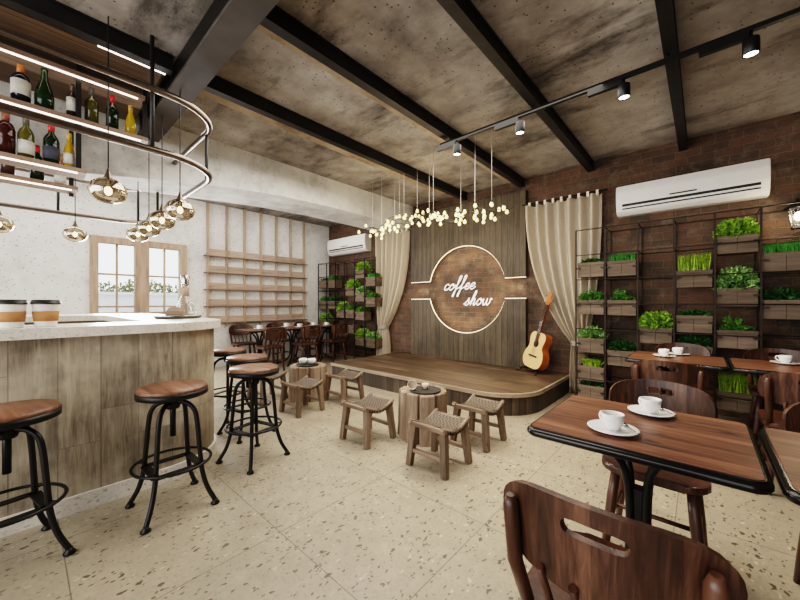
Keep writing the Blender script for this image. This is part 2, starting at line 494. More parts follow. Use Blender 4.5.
def struct(mb, name, mat):
    return tag(mb.build(name, mat), None, None, None, 'structure')

def smooth_path(P, n=6, closed=False):
    P = [Vector(p) for p in P]
    out = []
    k = len(P)
    for i in range(k if closed else k - 1):
        g = (lambda j: P[j % k]) if closed else (lambda j: P[max(0, min(k - 1, j))])
        p0, p1, p2, p3 = g(i - 1), g(i), g(i + 1), g(i + 2)
        for s in range(n):
            t = s / n
            out.append(0.5 * ((2 * p1) + (p2 - p0) * t + (2 * p0 - 5 * p1 + 4 * p2 - p3) * t * t + (3 * p1 - p0 - 3 * p2 + p3) * t ** 3))
    if not closed:
        out.append(P[-1])
    return out

def rrect(x0, x1, y0, y1, r, n=8):
    rr = r if isinstance(r, (list, tuple)) else [r] * 4
    out = []
    for (cx, cy, a0, q) in ((x1, y1, 0, rr[0]), (x0, y1, 90, rr[1]), (x0, y0, 180, rr[2]), (x1, y0, 270, rr[3])):
        ox = cx - q if cx == x1 else cx + q
        oy = cy - q if cy == y1 else cy + q
        for i in range(n + 1):
            a = rad(a0 + 90 * i / n)
            out.append((ox + q * math.cos(a), oy + q * math.sin(a)))
    return out

# ---------------------------------------------------------------- setting
XL, YB, ZC = -7.06, 5.2, 3.17
XR, YF = 1.75, -3.0
struct(MB().box(((XL + XR) / 2, (YB + YF) / 2, -0.05), (XR - XL + 0.4, YB - YF + 0.4, 0.1)), 'floor', M['floor'])
struct(MB().box(((XL + XR) / 2, (YB + YF) / 2, ZC + 0.05), (XR - XL + 0.4, YB - YF + 0.4, 0.1)), 'ceiling', M['ceil'])
struct(MB().box(((XL + XR) / 2, YB + 0.1, ZC / 2), (XR - XL + 0.4, 0.2, ZC)), 'wall_back', M['brick'])
struct(MB().box((XR + 0.1, (YB + YF) / 2, ZC / 2), (0.2, YB - YF, ZC)), 'wall_right', M['brick_side'])
WY0, WY1, WZ0, WZ1 = 0.706, 2.016, 0.98, 2.30
w = MB()
w.box((XL - 0.1, (YF + WY0) / 2, ZC / 2), (0.2, WY0 - YF, ZC))
w.box((XL - 0.1, (WY1 + YB) / 2, ZC / 2), (0.2, YB - WY1, ZC))
w.box((XL - 0.1, (WY0 + WY1) / 2, WZ0 / 2), (0.2, WY1 - WY0, WZ0))
w.box((XL - 0.1, (WY0 + WY1) / 2, (WZ1 + ZC) / 2), (0.2, WY1 - WY0, ZC - WZ1))
struct(w, 'wall_left', M['plaster'])
# concrete downstand beam with an uneven soffit
bm_ = MB()
prof = [(YF, 2.40), (0.2, 2.43), (1.0, 2.56), (1.7, 2.66), (2.4, 2.715), (3.2, 2.74), (4.2, 2.735), (YB, 2.72)]
rows = [[bm_.bm.verts.new(p) for p in ((-4.3, y, z), (-4.3, y, ZC), (-5.05, y, ZC), (-5.05, y, max(2.6, z)))] for y, z in prof]
for A, B in zip(rows, rows[1:]):
    for j in range(4):
        bm_.bm.faces.new((A[j], A[(j + 1) % 4], B[(j + 1) % 4], B[j]))
bm_.bm.faces.new(rows[0]); bm_.bm.faces.new(rows[-1][::-1])
struct(bm_, 'trim_1', M['beamc'])
# steel joists and girder
def joist(name, x, y0, y1, w=0.078, h=0.125):
    b = MB()
    b.box((x, (y0 + y1) / 2, ZC - h + 0.006), (w, y1 - y0, 0.012))
    b.box((x, (y0 + y1) / 2, ZC - h / 2), (w * 0.62, y1 - y0, h - 0.012))
    b.box((x, (y0 + y1) / 2, ZC - 0.006), (w, y1 - y0, 0.012))
    struct(b, name, M['steel'])
for i, x in enumerate((-3.1, -2.09, -1.14, -0.175)):
    joist('trim_%d' % (2 + i), x, 0.97, YB)
joist('trim_6', -3.1, YF, 0.79)
joist('trim_7', -0.19, YF, 0.79); joist('trim_8', -1.155, YF, 0.79); joist('trim_9', -2.1, YF, 0.79); joist('trim_10', 0.78, 0.97, YB)
g = MB()
g.box((-1.3, 0.88, 2.962), (6.0, 0.18, 0.024)); struct(MB().box((-1.3, 0.88, 3.06), (5.99, 0.14, 0.19)), 'trim_12', M['black'])
struct(g, 'trim_11', M['girder'])
tan = concrete('tan formwork stain', (0.16, 0.115, 0.075), (0.34, 0.26, 0.18), (0.46, 0.37, 0.27), pits=0.3, big=1.2, pscale=20)
struct(MB().box((-2.235, 3.085, ZC - 0.004), (0.17, 4.23, 0.008)), 'ceiling_strip', tan)
struct(MB().box((-3.31, 3.085, ZC - 0.004), (0.28, 4.23, 0.008)), 'ceiling_strip', tan)
# wooden ceiling lining over the bar with its strip light
sof = MB().box((-3.72, -0.9, 3.075), (1.08, 3.3, 0.03))
struct(sof, 'ceiling_soffit', M['soffit'])
sl = MB().box((-3.165, 0.56, 3.056), (0.012, 0.40, 0.008)).build('cove_strip_light', M['led'])
tag(sl, 'short lit strip along the dark beam over the bar', 'strip light')

# window
win = MB()
x = XL - 0.02
fw = 0.10
yc = (WY0 + WY1) / 2
win.box((x, WY0 + fw / 2, (WZ0 + WZ1) / 2), (0.14, fw, WZ1 - WZ0))
win.box((x, WY1 - fw / 2, (WZ0 + WZ1) / 2), (0.14, fw, WZ1 - WZ0))
win.box((x, yc, (WZ0 + WZ1) / 2), (0.13, 0.19, WZ1 - WZ0))
win.box((x, yc, WZ1 - fw / 2), (0.139, WY1 - WY0, fw))
win.box((x, yc, WZ0 + 0.06), (0.139, WY1 - WY0, 0.12))
wo = struct(win, 'window_1', M['frame_wood'])
mu = MB()
for a, b in ((WY0 + fw, yc - 0.095), (yc + 0.095, WY1 - fw)):
    mu.box((x, (a + b) / 2, (WZ0 + WZ1) / 2), (0.03, 0.028, WZ1 - WZ0 - 0.1))
    for z in (1.19, 1.71):
        mu.box((x, (a + b) / 2, z), (0.031, b - a + 0.01, 0.028))
mu.build('muntin', M['frame_wood'], wo)
MB().box((x - 0.03, yc, (WZ0 + WZ1) / 2), (0.006, WY1 - WY0 - 0.1, WZ1 - WZ0 - 0.1)).build('pane', M['pane'], wo)

# ---------------------------------------------------------------- outside
def leaves(n, size, ll, lw, seed, up=0.1, shell=0.5):
    r = random.Random(seed)
    mb = MB()
    for _ in range(n):
        th = r.uniform(0, 2 * PI); cz = r.uniform(-0.15, 1); q = math.sqrt(max(0, 1 - cz * cz)); k = r.uniform(shell, 1.0)
        d = Vector((q * math.cos(th), q * math.sin(th), cz))
        e = max(abs(d.x), abs(d.y)) + 1e-6; e = (math.hypot(d.x, d.y) / e) ** 0.8
        p = Vector((d.x * e * size[0] * k, d.y * e * size[1] * k, max(0.0, d.z) ** 0.7 * size[2] * k))
        t = (d + Vector((r.uniform(-.7, .7), r.uniform(-.7, .7), r.uniform(-.5, .5) + up))).normalized()
        s = t.cross(Vector((r.uniform(-1, 1), r.uniform(-1, 1), r.uniform(-1, 1)))).normalized()
        l = ll * r.uniform(0.7, 1.25); wd = lw * r.uniform(0.7, 1.2)
        nn = t.cross(s) * l * 0.12
        vs = [mb.bm.verts.new(v) for v in (p - t * l * 0.5, p + s * wd * 0.5 + nn, p + t * l * 0.5 - nn, p - s * wd * 0.5 + nn)]
        mb.bm.faces.new(vs)
    return mb

def blades(n, sx, sy, h, wd, seed, lean=0.15):
    r = random.Random(seed)
    mb = MB()
    for _ in range(n):
        p = Vector((r.uniform(-sx, sx), r.uniform(-sy, sy), 0))
        hh = h * r.uniform(0.75, 1.1)
        d = Vector((r.uniform(-lean, lean), r.uniform(-lean, lean), 1)) * hh
        a = r.uniform(0, PI); s = Vector((math.cos(a), math.sin(a), 0)) * wd / 2
        m1 = p + d * 0.55 + Vector((r.uniform(-1, 1), r.uniform(-1, 1), 0)) * hh * 0.03
        vs = [mb.bm.verts.new(v) for v in (p - s, p + s, m1 + s * 0.8, p + d, m1 - s * 0.8)]
        mb.bm.faces.new(vs)
    return mb

gr = struct(MB().box((-13, 2, -0.12), (11.5, 18, 0.1)), 'ground_outside', plain('pale paving', (0.7, 0.68, 0.64), 0.8))
fe = thing('garden_wall', 'low white garden wall seen through the window', 'garden wall', (-9.6, 2.2, -0.07))
MB().box((0, 0, 0.75), (0.12, 9, 1.5)).build('panel', plain('white render', (0.82, 0.83, 0.85), 0.8, var=0.03), fe)
MB().box((0, 0, 1.53), (0.2, 9.05, 0.06)).build('coping', plain('white coping', (0.85, 0.85, 0.85), 0.8, var=0.03), fe)
hd = thing('hedge', 'clipped hedge rising behind the white garden wall', 'hedge', (-10.4, 2.0, -0.07))
hb = MB()
for i in range(13):
    hb.merge(leaves(330, (0.45, 0.45, 0.55), 0.09, 0.06, 100 + i, shell=0.5), Matrix.Translation((R.uniform(-.1, .1), -3.6 + i * 0.6, 1.35 + R.uniform(-.08, .08))))
hb.build('foliage', LEAF['hedge'], hd, False)
hs = MB()
for i in range(7):
    hs.tube([(0, -3.6 + i * 1.2, 0), (0.03, -3.6 + i * 1.2, 0.7), (0, -3.58 + i * 1.2, 1.5)], 0.05, 6)
hs.build('stems', M['rustic'], hd)
tr = thing('garden_tree', 'thin light green tree outside the window', 'tree', (-10.9, 4.1, -0.07))
leaves(300, (0.35, 0.35, 1.1), 0.12, 0.07, 55, shell=0.3).build('foliage', LEAF['hedge'], tr, False).location = (0, 0, 1.75)
MB().tube([(0, 0, 0), (0.03, 0.02, 1.2), (0, 0, 2.6)], [0.05, 0.04, 0.015], 7).build('trunk', M['rustic'], tr)

# ---------------------------------------------------------------- bar counter
bar = thing('bar_counter', 'long curved bar clad in weathered boards with a white speckled top', 'bar counter', (0, 0, 0))
n = 10
o_b = rrect(-5.85, -2.80, -2.4, 1.12, 0.45, n); i_b = rrect(-5.20, -3.22, -1.8, 0.66, 0.10, n)
MB().ring(o_b, i_b, 0.09, 1.05).build('base', M['counter_wood'], bar)
MB().ring(rrect(-5.835, -2.785, -2.415, 1.135, 0.45, n), i_b, 0.0, 0.10).build('plinth', M['slab'], bar)
o_s = rrect(-5.90, -2.75, -2.45, 1.165, 0.48, n); i_s = rrect(-5.17, -3.22, -1.8, 0.64, 0.08, n)
MB().ring(o_s, i_s, 1.05, 1.11).build('countertop', M['slab'], bar)
MB().ring(rrect(-5.196, -3.224, -1.79, 0.65, 0.09, n), rrect(-4.85, -3.55, -1.5, 0.40, 0.05, n), 0.80, 0.84).build('inner_shelf', M['soffit'], bar)
# inner dark lining
MB().ring(rrect(-5.199, -3.221, -1.799, 0.659, 0.1, n), rrect(-5.18, -3.235, -1.785, 0.642, 0.1, n), 0.84, 1.049).build('lining', M['soffit'], bar)

# takeaway cups
def takeaway(label, loc):
    t = thing('paper_cup', label, 'cup', loc, 0, 'paper cups on the bar')
    t.scale = (0.88, 0.88, 0.92)
    MB().lathe([(0, 0), (0.052, 0.0), (0.053, 0.004), (0.068, 0.145), (0.070, 0.148), (0, 0.148)], 28).build('cup_body', M['paper'], t)
    MB().lathe([(0.0568, 0.035), (0.0588, 0.035), (0.0668, 0.098), (0.0642, 0.098)], 28).build('sleeve', M['kraft'], t)
    MB().lathe([(0.0705, 0.143), (0.074, 0.143), (0.074, 0.152), (0.071, 0.154), (0.068, 0.170), (0.062, 0.172), (0.059, 0.166), (0, 0.166)], 28).build('lid', M['lid'], t)
takeaway('white paper cup with tan sleeve and black lid nearer the picture edge', (-2.92, -0.035, 1.111))
takeaway('white paper cup with tan sleeve and black lid nearer the window', (-2.92, 0.10, 1.111))

# tray and decanter
tray = MB().lathe([(0, 0), (0.175, 0), (0.187, 0.012), (0.187, 0.024), (0.175, 0.02), (0, 0.014)], 36).build('tray', plain('dark bronze tray', (0.10, 0.085, 0.065), 0.35, 0.6))
tray.location = (-3.62, 0.97, 1.111); tag(tray, 'round dark tray on the corner of the bar', 'tray')
dc = thing('decanter', 'clear glass coffee maker with wooden collar standing on the tray', 'coffee maker', (-3.70, 1.05, 1.126))
MB().lathe([(0, 0.003), (0.07, 0.003), (0.088, 0.02), (0.085, 0.05), (0.03, 0.19), (0.022, 0.23), (0.03, 0.29), (0.034, 0.30)], 24).build('glass_body', M['clear'], dc)
MB().lathe([(0.0, 0.29), (0.03, 0.29), (0.034, 0.31), (0.026, 0.33), (0.042, 0.385), (0.036, 0.39), (0, 0.385)], 20).build('stopper', M['chrome'], dc)
MB().lathe([(0.026, 0.19), (0.034, 0.195), (0.031, 0.23), (0.034, 0.265), (0.029, 0.27)], 20).build('collar', M['frame_wood'], dc)
bx = MB()
bx.prism([(-0.075, 0.0), (0.075, 0.0), (0.07, 0.04), (0.045, 0.075), (0, 0.085), (-0.045, 0.075), (-0.07, 0.04)], -0.03, 0.03, 0.006, 'xz')
bo = tag(bx.build('wooden_block', M['rustic_x']), 'rounded brown wooden block lying on the tray', 'block')
bo.location = (-3.57, 0.935, 1.1325); bo.rotation_euler = (0, 0, 0.75)

# ---------------------------------------------------------------- hanging rail, bottle racks, pendants over the bar
rail = thing('hanging_rail', 'double bronze tube rail hanging around the bar', 'hanging rail', (0, 0, 2.3))
def rpath(z, ins=0.0):
    return [(p[0], p[1], z - 2.3) for p in rrect(-5.8 + ins, -2.93 - ins, -2.4 + ins, 1.12 - ins, [0.42, 0.3, 0.3, 0.42], 12)]
MB().tube(rpath(2.78), 0.024, 12, True).build('upper_rail', M['bronze'], rail)
MB().tube(rpath(2.345), 0.024, 12, True).build('lower_rail', M['bronze'], rail)
for (px, py, top) in ((-2.955, 0.63, ZC), (-3.35, 1.12, 2.8), (-5.0, 1.12, ZC), (-5.8, -0.45, ZC), (-5.8, 0.3, 2.8), (-2.93, -0.9, ZC), (-5.63, 1.045, 2.8)):
    MB().tube([(px, py, 2.34 - 2.3), (px, py, top - 2.3)], 0.014, 8).build('rod', M['steel'], rail)

rack = thing('bottle_rack', 'lit wooden bottle rack hanging on dark posts over the bar', 'bottle rack', (-3.6, 0, 2.0))
def board(y1, z, t=0.03, x=0.0, d=0.20):
    MB().box((x, (y1 - 1.6) / 2, z - t / 2 - 2.0), (d, y1 + 1.6, t)).build('shelf', M['rack_board'], rack)
    MB().box((x + d / 2 - 0.02, (y1 - 1.65) / 2, z - t - 0.004 - 2.0), (0.012, y1 + 1.55, 0.009)).build('light_strip', M['led'], rack)
board(0.70, 2.99); board(0.72, 2.645); board(0.335, 2.265)
for y in (-1.2, -0.28, 0.293, 0.705):
    MB().box((0.05, y, ((2.62 if y > 0.5 else 2.24) + 3.06) / 2 - 2), (0.03, 0.03, 3.06 - (2.62 if y > 0.5 else 2.24))).build('post', M['steel'], rack)
rack2 = thing('bottle_rack', 'lower lit bottle shelf hanging behind the taller rack', 'bottle rack', (-4.13, 0, 2.0))
MB().box((0, -0.63, 2.24 - 2), (0.20, 1.92, 0.03)).build('shelf', M['rack_board'], rack2)
MB().box((0.08, -0.65, 2.221 - 2), (0.012, 1.88, 0.009)).build('light_strip', M['led'], rack2)
for y in (-1.2, -0.33, 0.30):
    MB().box((-0.075, y, (2.2 + 3.06) / 2 - 2), (0.03, 0.03, 3.06 - 2.2)).build('post', M['steel'], rack2)

def bottle(label, loc, col, h, r, style, capcol=None, lab=None, labz=(0.2, 0.5)):
    t = thing('bottle', label, 'bottle', loc, 0, 'bottles on the racks over the bar')
    r *= 0.88
    if style == 'wine':
        pr = [(0, 0), (r, 0), (r, h * 0.58), (r * 0.85, h * 0.66), (r * 0.4, h * 0.76), (r * 0.36, h * 0.97), (r * 0.42, h), (0, h)]
    elif style == 'champ':
        pr = [(0, 0), (r, 0), (r * 1.02, h * 0.35), (r * 0.8, h * 0.55), (r * 0.42, h * 0.75), (r * 0.33, h * 0.97), (r * 0.4, h), (0, h)]
    else:
        pr = [(0, 0), (r, 0), (r * 1.02, h * 0.62), (r * 0.8, h * 0.74), (r * 0.36, h * 0.80), (r * 0.34, h * 0.98), (0, h)]
    m, nt, b = new_mat('bottle glass'); setb(nt, b, color=tuple(c * 0.75 for c in col), rough=0.1)
    MB().lathe(pr, 20).build('bottle_body', m, t)
    if capcol:
        MB().lathe([(r * 0.40, h * 0.80), (r * 0.42, h * 0.80), (r * 0.42, h * 1.005), (0, h * 1.01)], 16).build('foil', plain('foil', capcol, 0.4), t)
    if lab:
        MB().lathe([(r * 1.0, h * labz[0]), (r * 1.03, h * labz[0]), (r * 1.03, h * labz[1]), (r * 1.0, h * labz[1])], 20).build('paper_label', plain('label paper', lab, 0.7), t)
W_ = (0.72, 0.70, 0.64)
S1 = 2.6455; S2 = 2.2655; S3 = 2.2555
for (lab_, y, col, h, r, st, cc, lb) in (
    ('squat dark navy bottle with white label and orange stopper', 0.0, (0.008, 0.012, 0.025), 0.28, 0.055, 'flat', (0.45, 0.16, 0.03), W_),
    ('dark green unlabelled wine bottle with sloping shoulders', 0.115, (0.012, 0.045, 0.012), 0.31, 0.058, 'champ', None, None),
    ('slim brown bottle with white label half behind the post', 0.262, (0.05, 0.03, 0.02), 0.27, 0.038, 'wine', (0.12, 0.08, 0.06), W_),
    ('olive bottle with grey foil on the upper rack shelf', 0.372, (0.11, 0.10, 0.02), 0.29, 0.048, 'wine', (0.13, 0.12, 0.11), None),
    ('green wine bottle with red foil on the upper rack shelf', 0.497, (0.01, 0.03, 0.01), 0.29, 0.046, 'wine', (0.5, 0.02, 0.015), None),
    ('yellow bottle at the end of the upper rack shelf', 0.615, (0.62, 0.40, 0.02), 0.26, 0.044, 'champ', (0.5, 0.33, 0.05), None)):
    bottle(lab_, (-3.59, y, S1), col, h, r, st, cc, lb, (0.22, 0.6))
for (lab_, y, col, h, r, st, cc, lb) in (
    ('dark red brown bottle on the middle rack shelf', -0.07, (0.07, 0.015, 0.01), 0.30, 0.052, 'flat', (0.25, 0.07, 0.04), None),
    ('olive bottle with grey foil and white label on middle shelf', 0.025, (0.13, 0.12, 0.02), 0.31, 0.048, 'wine', (0.10, 0.09, 0.08), W_),
    ('green bottle with red foil and dark label on middle shelf', 0.15, (0.008, 0.03, 0.01), 0.31, 0.05, 'wine', (0.5, 0.02, 0.015), (0.06, 0.065, 0.09)),
    ('yellow bottle with white label at middle shelf end', 0.245, (0.65, 0.42, 0.02), 0.27, 0.040, 'champ', (0.6, 0.4, 0.05), W_)):
    bottle(lab_, (-3.59, y, S2), col, h, r, st, cc, lb, (0.12, 0.42))
for (lab_, y, col, h, r, st, cc, lb) in (
    ('pale labelled bottle on the lower back shelf', -0.22, (0.06, 0.02, 0.015), 0.29, 0.045, 'flat', None, W_),
    ('brown bottle on the lower back shelf', -0.07, (0.10, 0.05, 0.03), 0.29, 0.046, 'wine', None, None),
    ('dark green bottle on the lower back shelf', 0.09, (0.01, 0.03, 0.012), 0.30, 0.048, 'wine', (0.4, 0.02, 0.015), None),
    ('amber bottle ending the lower back shelf', 0.225, (0.5, 0.22, 0.02), 0.27, 0.042, 'wine', None, W_)):
    bottle(lab_, (-4.12, y, S3), col, h, r, st, cc, lb, (0.06, 0.4))

pend = thing('pendant_lamp', '', 'pendant lamp')
MB().lathe([(0.02, 0.082), (0.05, 0.076), (0.09, 0.045), (0.105, 0.0), (0.09, -0.045), (0.055, -0.072), (0.03, -0.078)], 28).build('glass_globe', M['smoke'], pend)
MB().ell((0, 0, 0.0), (0.022, 0.022, 0.03), 12, 8).build('bulb', M['globe_bulb'], pend)
MB().lathe([(0, 0.155), (0.006, 0.15), (0.012, 0.12), (0.026, 0.085), (0.026, 0.075), (0.012, 0.07), (0.012, 0.03), (0, 0.03)], 16).build('cap', M['bronze'], pend)
MB().tube([(0, 0, 0.15), (0, 0, ZC - 2.0)], 0.004, 6).build('cord', M['steel'], pend)
for i, (x, y, z, lab_) in enumerate((
    (-2.97, 0.39, 2.0, 'large smoked glass pendant hanging alone before the bottle rack'),
    (-3.15, 0.857, 2.0, 'smoked glass pendant, highest of the row over the bar end'),
    (-3.66, 0.854, 2.0, 'smoked glass pendant, second down in the row of four'),
    (-4.15, 0.858, 2.0, 'smoked glass pendant, third down in the row of four'),
    (-4.61, 0.854, 2.0, 'smoked glass pendant, lowest of the row beside the window'),
    (-5.12, 0.396, 2.0, 'smoked glass pendant hanging alone before the blank plaster wall'),
    (-5.0, -0.14, 2.0, 'smoked glass pendant cut by the picture edge'))):
    p = place(pend, i, (x, y, z), 0, lab_, 'smoked glass pendants over the bar')
    if i == 0:
        first_scale = 1.0

# ---------------------------------------------------------------- bar stools
st = thing('bar_stool', '', 'bar stool')
MB().lathe([(0, 0.708), (0.176, 0.708), (0.184, 0.716), (0.184, 0.728), (0.178, 0.738), (0, 0.739)], 36).build('seat', M['stool_seat'], st)
MB().lathe([(0.0, 0.680), (0.18, 0.680), (0.189, 0.684), (0.189, 0.717), (0.182, 0.717), (0.176, 0.707), (0, 0.707)], 36).build('seat_rim', M['black'], st)
MB().tube([(0, 0, 0.43), (0, 0, 0.70)], 0.016, 12).build('screw', M['black'], st)
MB().lathe([(0, 0.60), (0.035, 0.60), (0.04, 0.615), (0.04, 0.655), (0.03, 0.672), (0, 0.672)], 16).lathe([(0, 0.672), (0.075, 0.688), (0.075, 0.696), (0, 0.696)], 16).build('hub', M['black'], st)
for k in range(4):
    a = rad(45 + 90 * k)
    P = smooth_path([(r_ * math.cos(a), r_ * math.sin(a), z_) for r_, z_ in ((0.03, 0.64), (0.085, 0.63), (0.128, 0.585), (0.145, 0.50), (0.158, 0.36), (0.172, 0.22), (0.203, 0.11), (0.252, 0.022))], 5)
    lg = MB().tube(P, 0.0135, 10).build('leg', M['black'], st)
    MB().lathe([(0, 0), (0.024, 0), (0.026, 0.008), (0.016, 0.02), (0.012, 0.03), (0, 0.032)], 14, (0.252 * math.cos(a), 0.252 * math.sin(a), 0)).build('foot_pad', M['black'], lg)
MB().tube([(0.205 * math.cos(2 * PI * i / 40), 0.205 * math.sin(2 * PI * i / 40), 0.27) for i in range(40)], 0.0085, 8, True).build('foot_ring', M['black'], st)
br = MB()
for k in range(4):
    a = rad(45 + 90 * k); a2 = a + PI / 2
    br.bar((0.165 * math.cos(a), 0.165 * math.sin(a), 0.245), (0.165 * math.cos(a2), 0.165 * math.sin(a2), 0.245), 0.046, 0.008)
    br.bar((0.16 * math.cos(a), 0.16 * math.sin(a), 0.268), (0.205 * math.cos(a), 0.205 * math.sin(a), 0.268), 0.016, 0.006)
br.build('brace', M['black'], st)
for i, (x, y, rz, lab_) in enumerate((
    (-2.50, -0.045, 0.18, 'wooden seat bar stool cut by the picture edge below the paper cups'),
    (-2.447, 0.628, 0.02, 'bar stool standing alone at the middle of the boarded counter front'),
    (-2.69, 1.25, 0.25, 'bar stool of the corner three standing out in front of the others'),
    (-3.28, 1.46, 0.1, 'bar stool of the corner three, in the middle'),
    (-3.93, 1.53, 0.4, 'bar stool of the corner three partly hidden by the counter end'))):
    place(st, i, (x, y, 0), rz, lab_, 'bar stools around the counter')

# ---------------------------------------------------------------- woven stools and stump tables
ws = thing('woven_stool', '', 'stool')
H = 0.325
for sx in (-1, 1):
    for sy in (-1, 1):
        MB().bar((sx * 0.165, sy * 0.165, 0.0), (sx * 0.135, sy * 0.135, H - 0.012), 0.054, 0.054, 0.004, taper=0.85).build('leg', M['rustic'], ws)
for sy in (-1, 1):
    MB().bar((-0.15, sy * 0.155, 0.12), (0.15, sy * 0.155, 0.12), 0.03, 0.03, 0.004).build('stretcher', M['rustic_x'], ws)
    MB().bar((-0.165, sy * 0.152, H), (0.165, sy * 0.152, H), 0.036, 0.036, 0.006).build('seat_rail', M['rustic_x'], ws)
for sx in (-1, 1):
    P = [(sx * 0.15, -0.18 + 0.36 * t, H + 0.012 - 0.05 * math.sin(PI * t) + 0.012 * abs(2 * t - 1)) for t in [i / 10 for i in range(11)]]
    MB().tube(P, 0.017, 10).build('seat_rail', M['rustic_x'], ws)
sag = lambda u, v: Vector(((u - .5) * 0.29, (v - .5) * 0.30, H + 0.026 - 0.045 * math.sin(PI * v) - 0.006 * math.sin(PI * u)))
MB().grid(sag, 12, 14).grid(lambda u, v: sag(u, v) - Vector((0, 0, 0.012)), 12, 14).build('woven_seat', M['weave'], ws)
for sx in (-1, 1):
    lc = MB()
    for i in range(15):
        t = (i + 0.5) / 15
        z = H + 0.012 - 0.05 * math.sin(PI * (0.08 + 0.84 * t))
        lc.tube([(sx * (0.15 + 0.020 * math.cos(a)), -0.145 + 0.29 * t, z + 0.020 * math.sin(a)) for a in [PI * 0.9 - j * PI / 5 for j in range(7)]], 0.0045, 5)
    lc.build('lacing', M['weave'], ws)
SPOTS = [
    (-1.53, 2.17, 'woven seat stool out in front of the slate topped stump nearest the viewer'),
    (-1.52, 2.77, 'woven seat stool between the slate topped stump and the curved stage corner'),
    (-2.31, 2.14, 'woven seat stool on the bar side of the slate topped stump'),
    (-3.46, 2.17, 'woven seat stool in front of the stump with two white bowls'),
    (-3.45, 2.78, 'woven seat stool between the far stump and the stage corner'),
    (-4.23, 2.14, 'woven seat stool behind the bar stools, mostly hidden')]
for i, (x, y, lab_) in enumerate(SPOTS):
    place(ws, i, (x, y, 0), 0.0 if i < 3 else 0.06, lab_.replace(' nearest the viewer', ''), 'woven stools around the stumps')

def stump(label, loc, seed, rz):
    r = random.Random(seed)
    pts_hi = []
    k = 9
    for i in range(k):
        a0 = 2 * PI * i / k
        rr = r.uniform(0.215, 0.245)
        for f, m_ in ((0.07, 0.94), (0.14, 1.0), (0.5, 1.0), (0.86, 1.0), (0.93, 0.94), (0.985, 0.84)):
            a = a0 + 2 * PI / k * f
            pts_hi.append((rr * m_ * math.cos(a) * (1.0 / max(0.8, math.cos((f - 0.5) * 2 * PI / k)) if 0.1 < f < 0.9 else 1.0), rr * m_ * math.sin(a)))
    mb = MB()
    n = len(pts_hi)
    lv = []
    for z, s in ((0.0, 1.03), (0.12, 1.0), (0.30, 0.98), (0.425, 0.97), (0.435, 0.945)):
        lv.append([mb.bm.verts.new((p[0] * s, p[1] * s, z)) for p in pts_hi])
    for A, B in zip(lv, lv[1:]):
        for i in range(n):
            mb.bm.faces.new((A[i], A[(i + 1) % n], B[(i + 1) % n], B[i]))
    mb.bm.faces.new(lv[-1]); mb.bm.faces.new(lv[0][::-1])
    o = mb.build('stump_table', M['stump'])
    o.location = loc; o.rotation_euler = (0, 0, rz)
    return tag(o, label, 'stump table', 'stump tables between the woven stools')
stump('pale hewn timber stump table in front of the stage', (-1.96, 2.52, 0), 3, 0.3)
stump('pale hewn timber stump table near the far chairs', (-3.88, 2.52, 0), 5, 0.9)
sp = MB().lathe([(0, 0), (0.135, 0), (0.145, 0.008), (0.145, 0.016), (0.138, 0.014), (0, 0.012)], 32)
pl = sp.build('plate', M['slate']); pl.location = (-1.92, 2.50, 0.436); tag(pl, 'round black slate plate on the stump before the stage', 'plate', 'slate plates on the stumps')
pl2 = pl.copy(); COL.objects.link(pl2); pl2.location = (-3.86, 2.50, 0.436); pl2['label'] = 'round black slate plate on the stump near the far chairs'
tc = MB().lathe([(0, 0), (0.03, 0), (0.04, 0.03), (0.045, 0.075), (0.040, 0.075), (0.034, 0.03), (0, 0.01)], 20).build('tea_bowl', M['cream'])
tc.location = (-2.02, 2.44, 0.494); tc.rotation_euler = (rad(82), 0, 0.6)
tag(tc, 'cream tea bowl lying on its side on the slate plate', 'bowl')
tc3 = MB().lathe([(0, 0), (0.022, 0), (0.03, 0.025), (0.032, 0.05), (0.028, 0.05), (0.022, 0.02), (0, 0.01)], 18).build('tea_bowl', M['cream'])
tc3.location = (-1.935, 2.52, 0.4485); tag(tc3, 'small cream tea bowl standing upright on the slate plate', 'bowl')
for i, (x, y) in enumerate(((-3.91, 2.47), (-3.82, 2.54))):
    b2 = MB().lathe([(0, 0), (0.03, 0), (0.052, 0.03), (0.055, 0.06), (0.048, 0.075), (0.042, 0.07), (0.046, 0.05), (0.03, 0.012), (0, 0.01)], 20).build('tea_bowl', M['ceramic'])
    b2.location = (x, y, 0.4485)
    tag(b2, ('white round bowl on the far stump, closer to the bar', 'white round bowl on the far stump, closer to the stage')[i], 'bowl', 'white bowls on the far stump')

# ---------------------------------------------------------------- stage
stg = thing('stage', 'low dark wooden stage with one rounded corner and pale edge', 'stage', (0, 0, 0))
def stage_outline(e=0.0):
    x0, x1, y0, y1, r = -4.66 - e, -1.38 + e, 3.46 - e, 5.195, 0.55
    P = [(x1, y1), (x0, y1), (x0, y0)]
    for i in range(13):
        a = rad(-90 + 90 * i / 12)
        P.append((x1 - r + r * math.cos(a), y0 + r + r * math.sin(a)))
    return P
MB().prism(stage_outline(-0.02), 0.0, 0.205).build('fascia', M['stage_side'], stg)
MB().prism(stage_outline(0.0), 0.205, 0.248).build('edge_trim', M['stage_edge'], stg)
MB().prism(stage_outline(-0.025), 0.247, 0.2515).build('deck', M['stage_top'], stg)

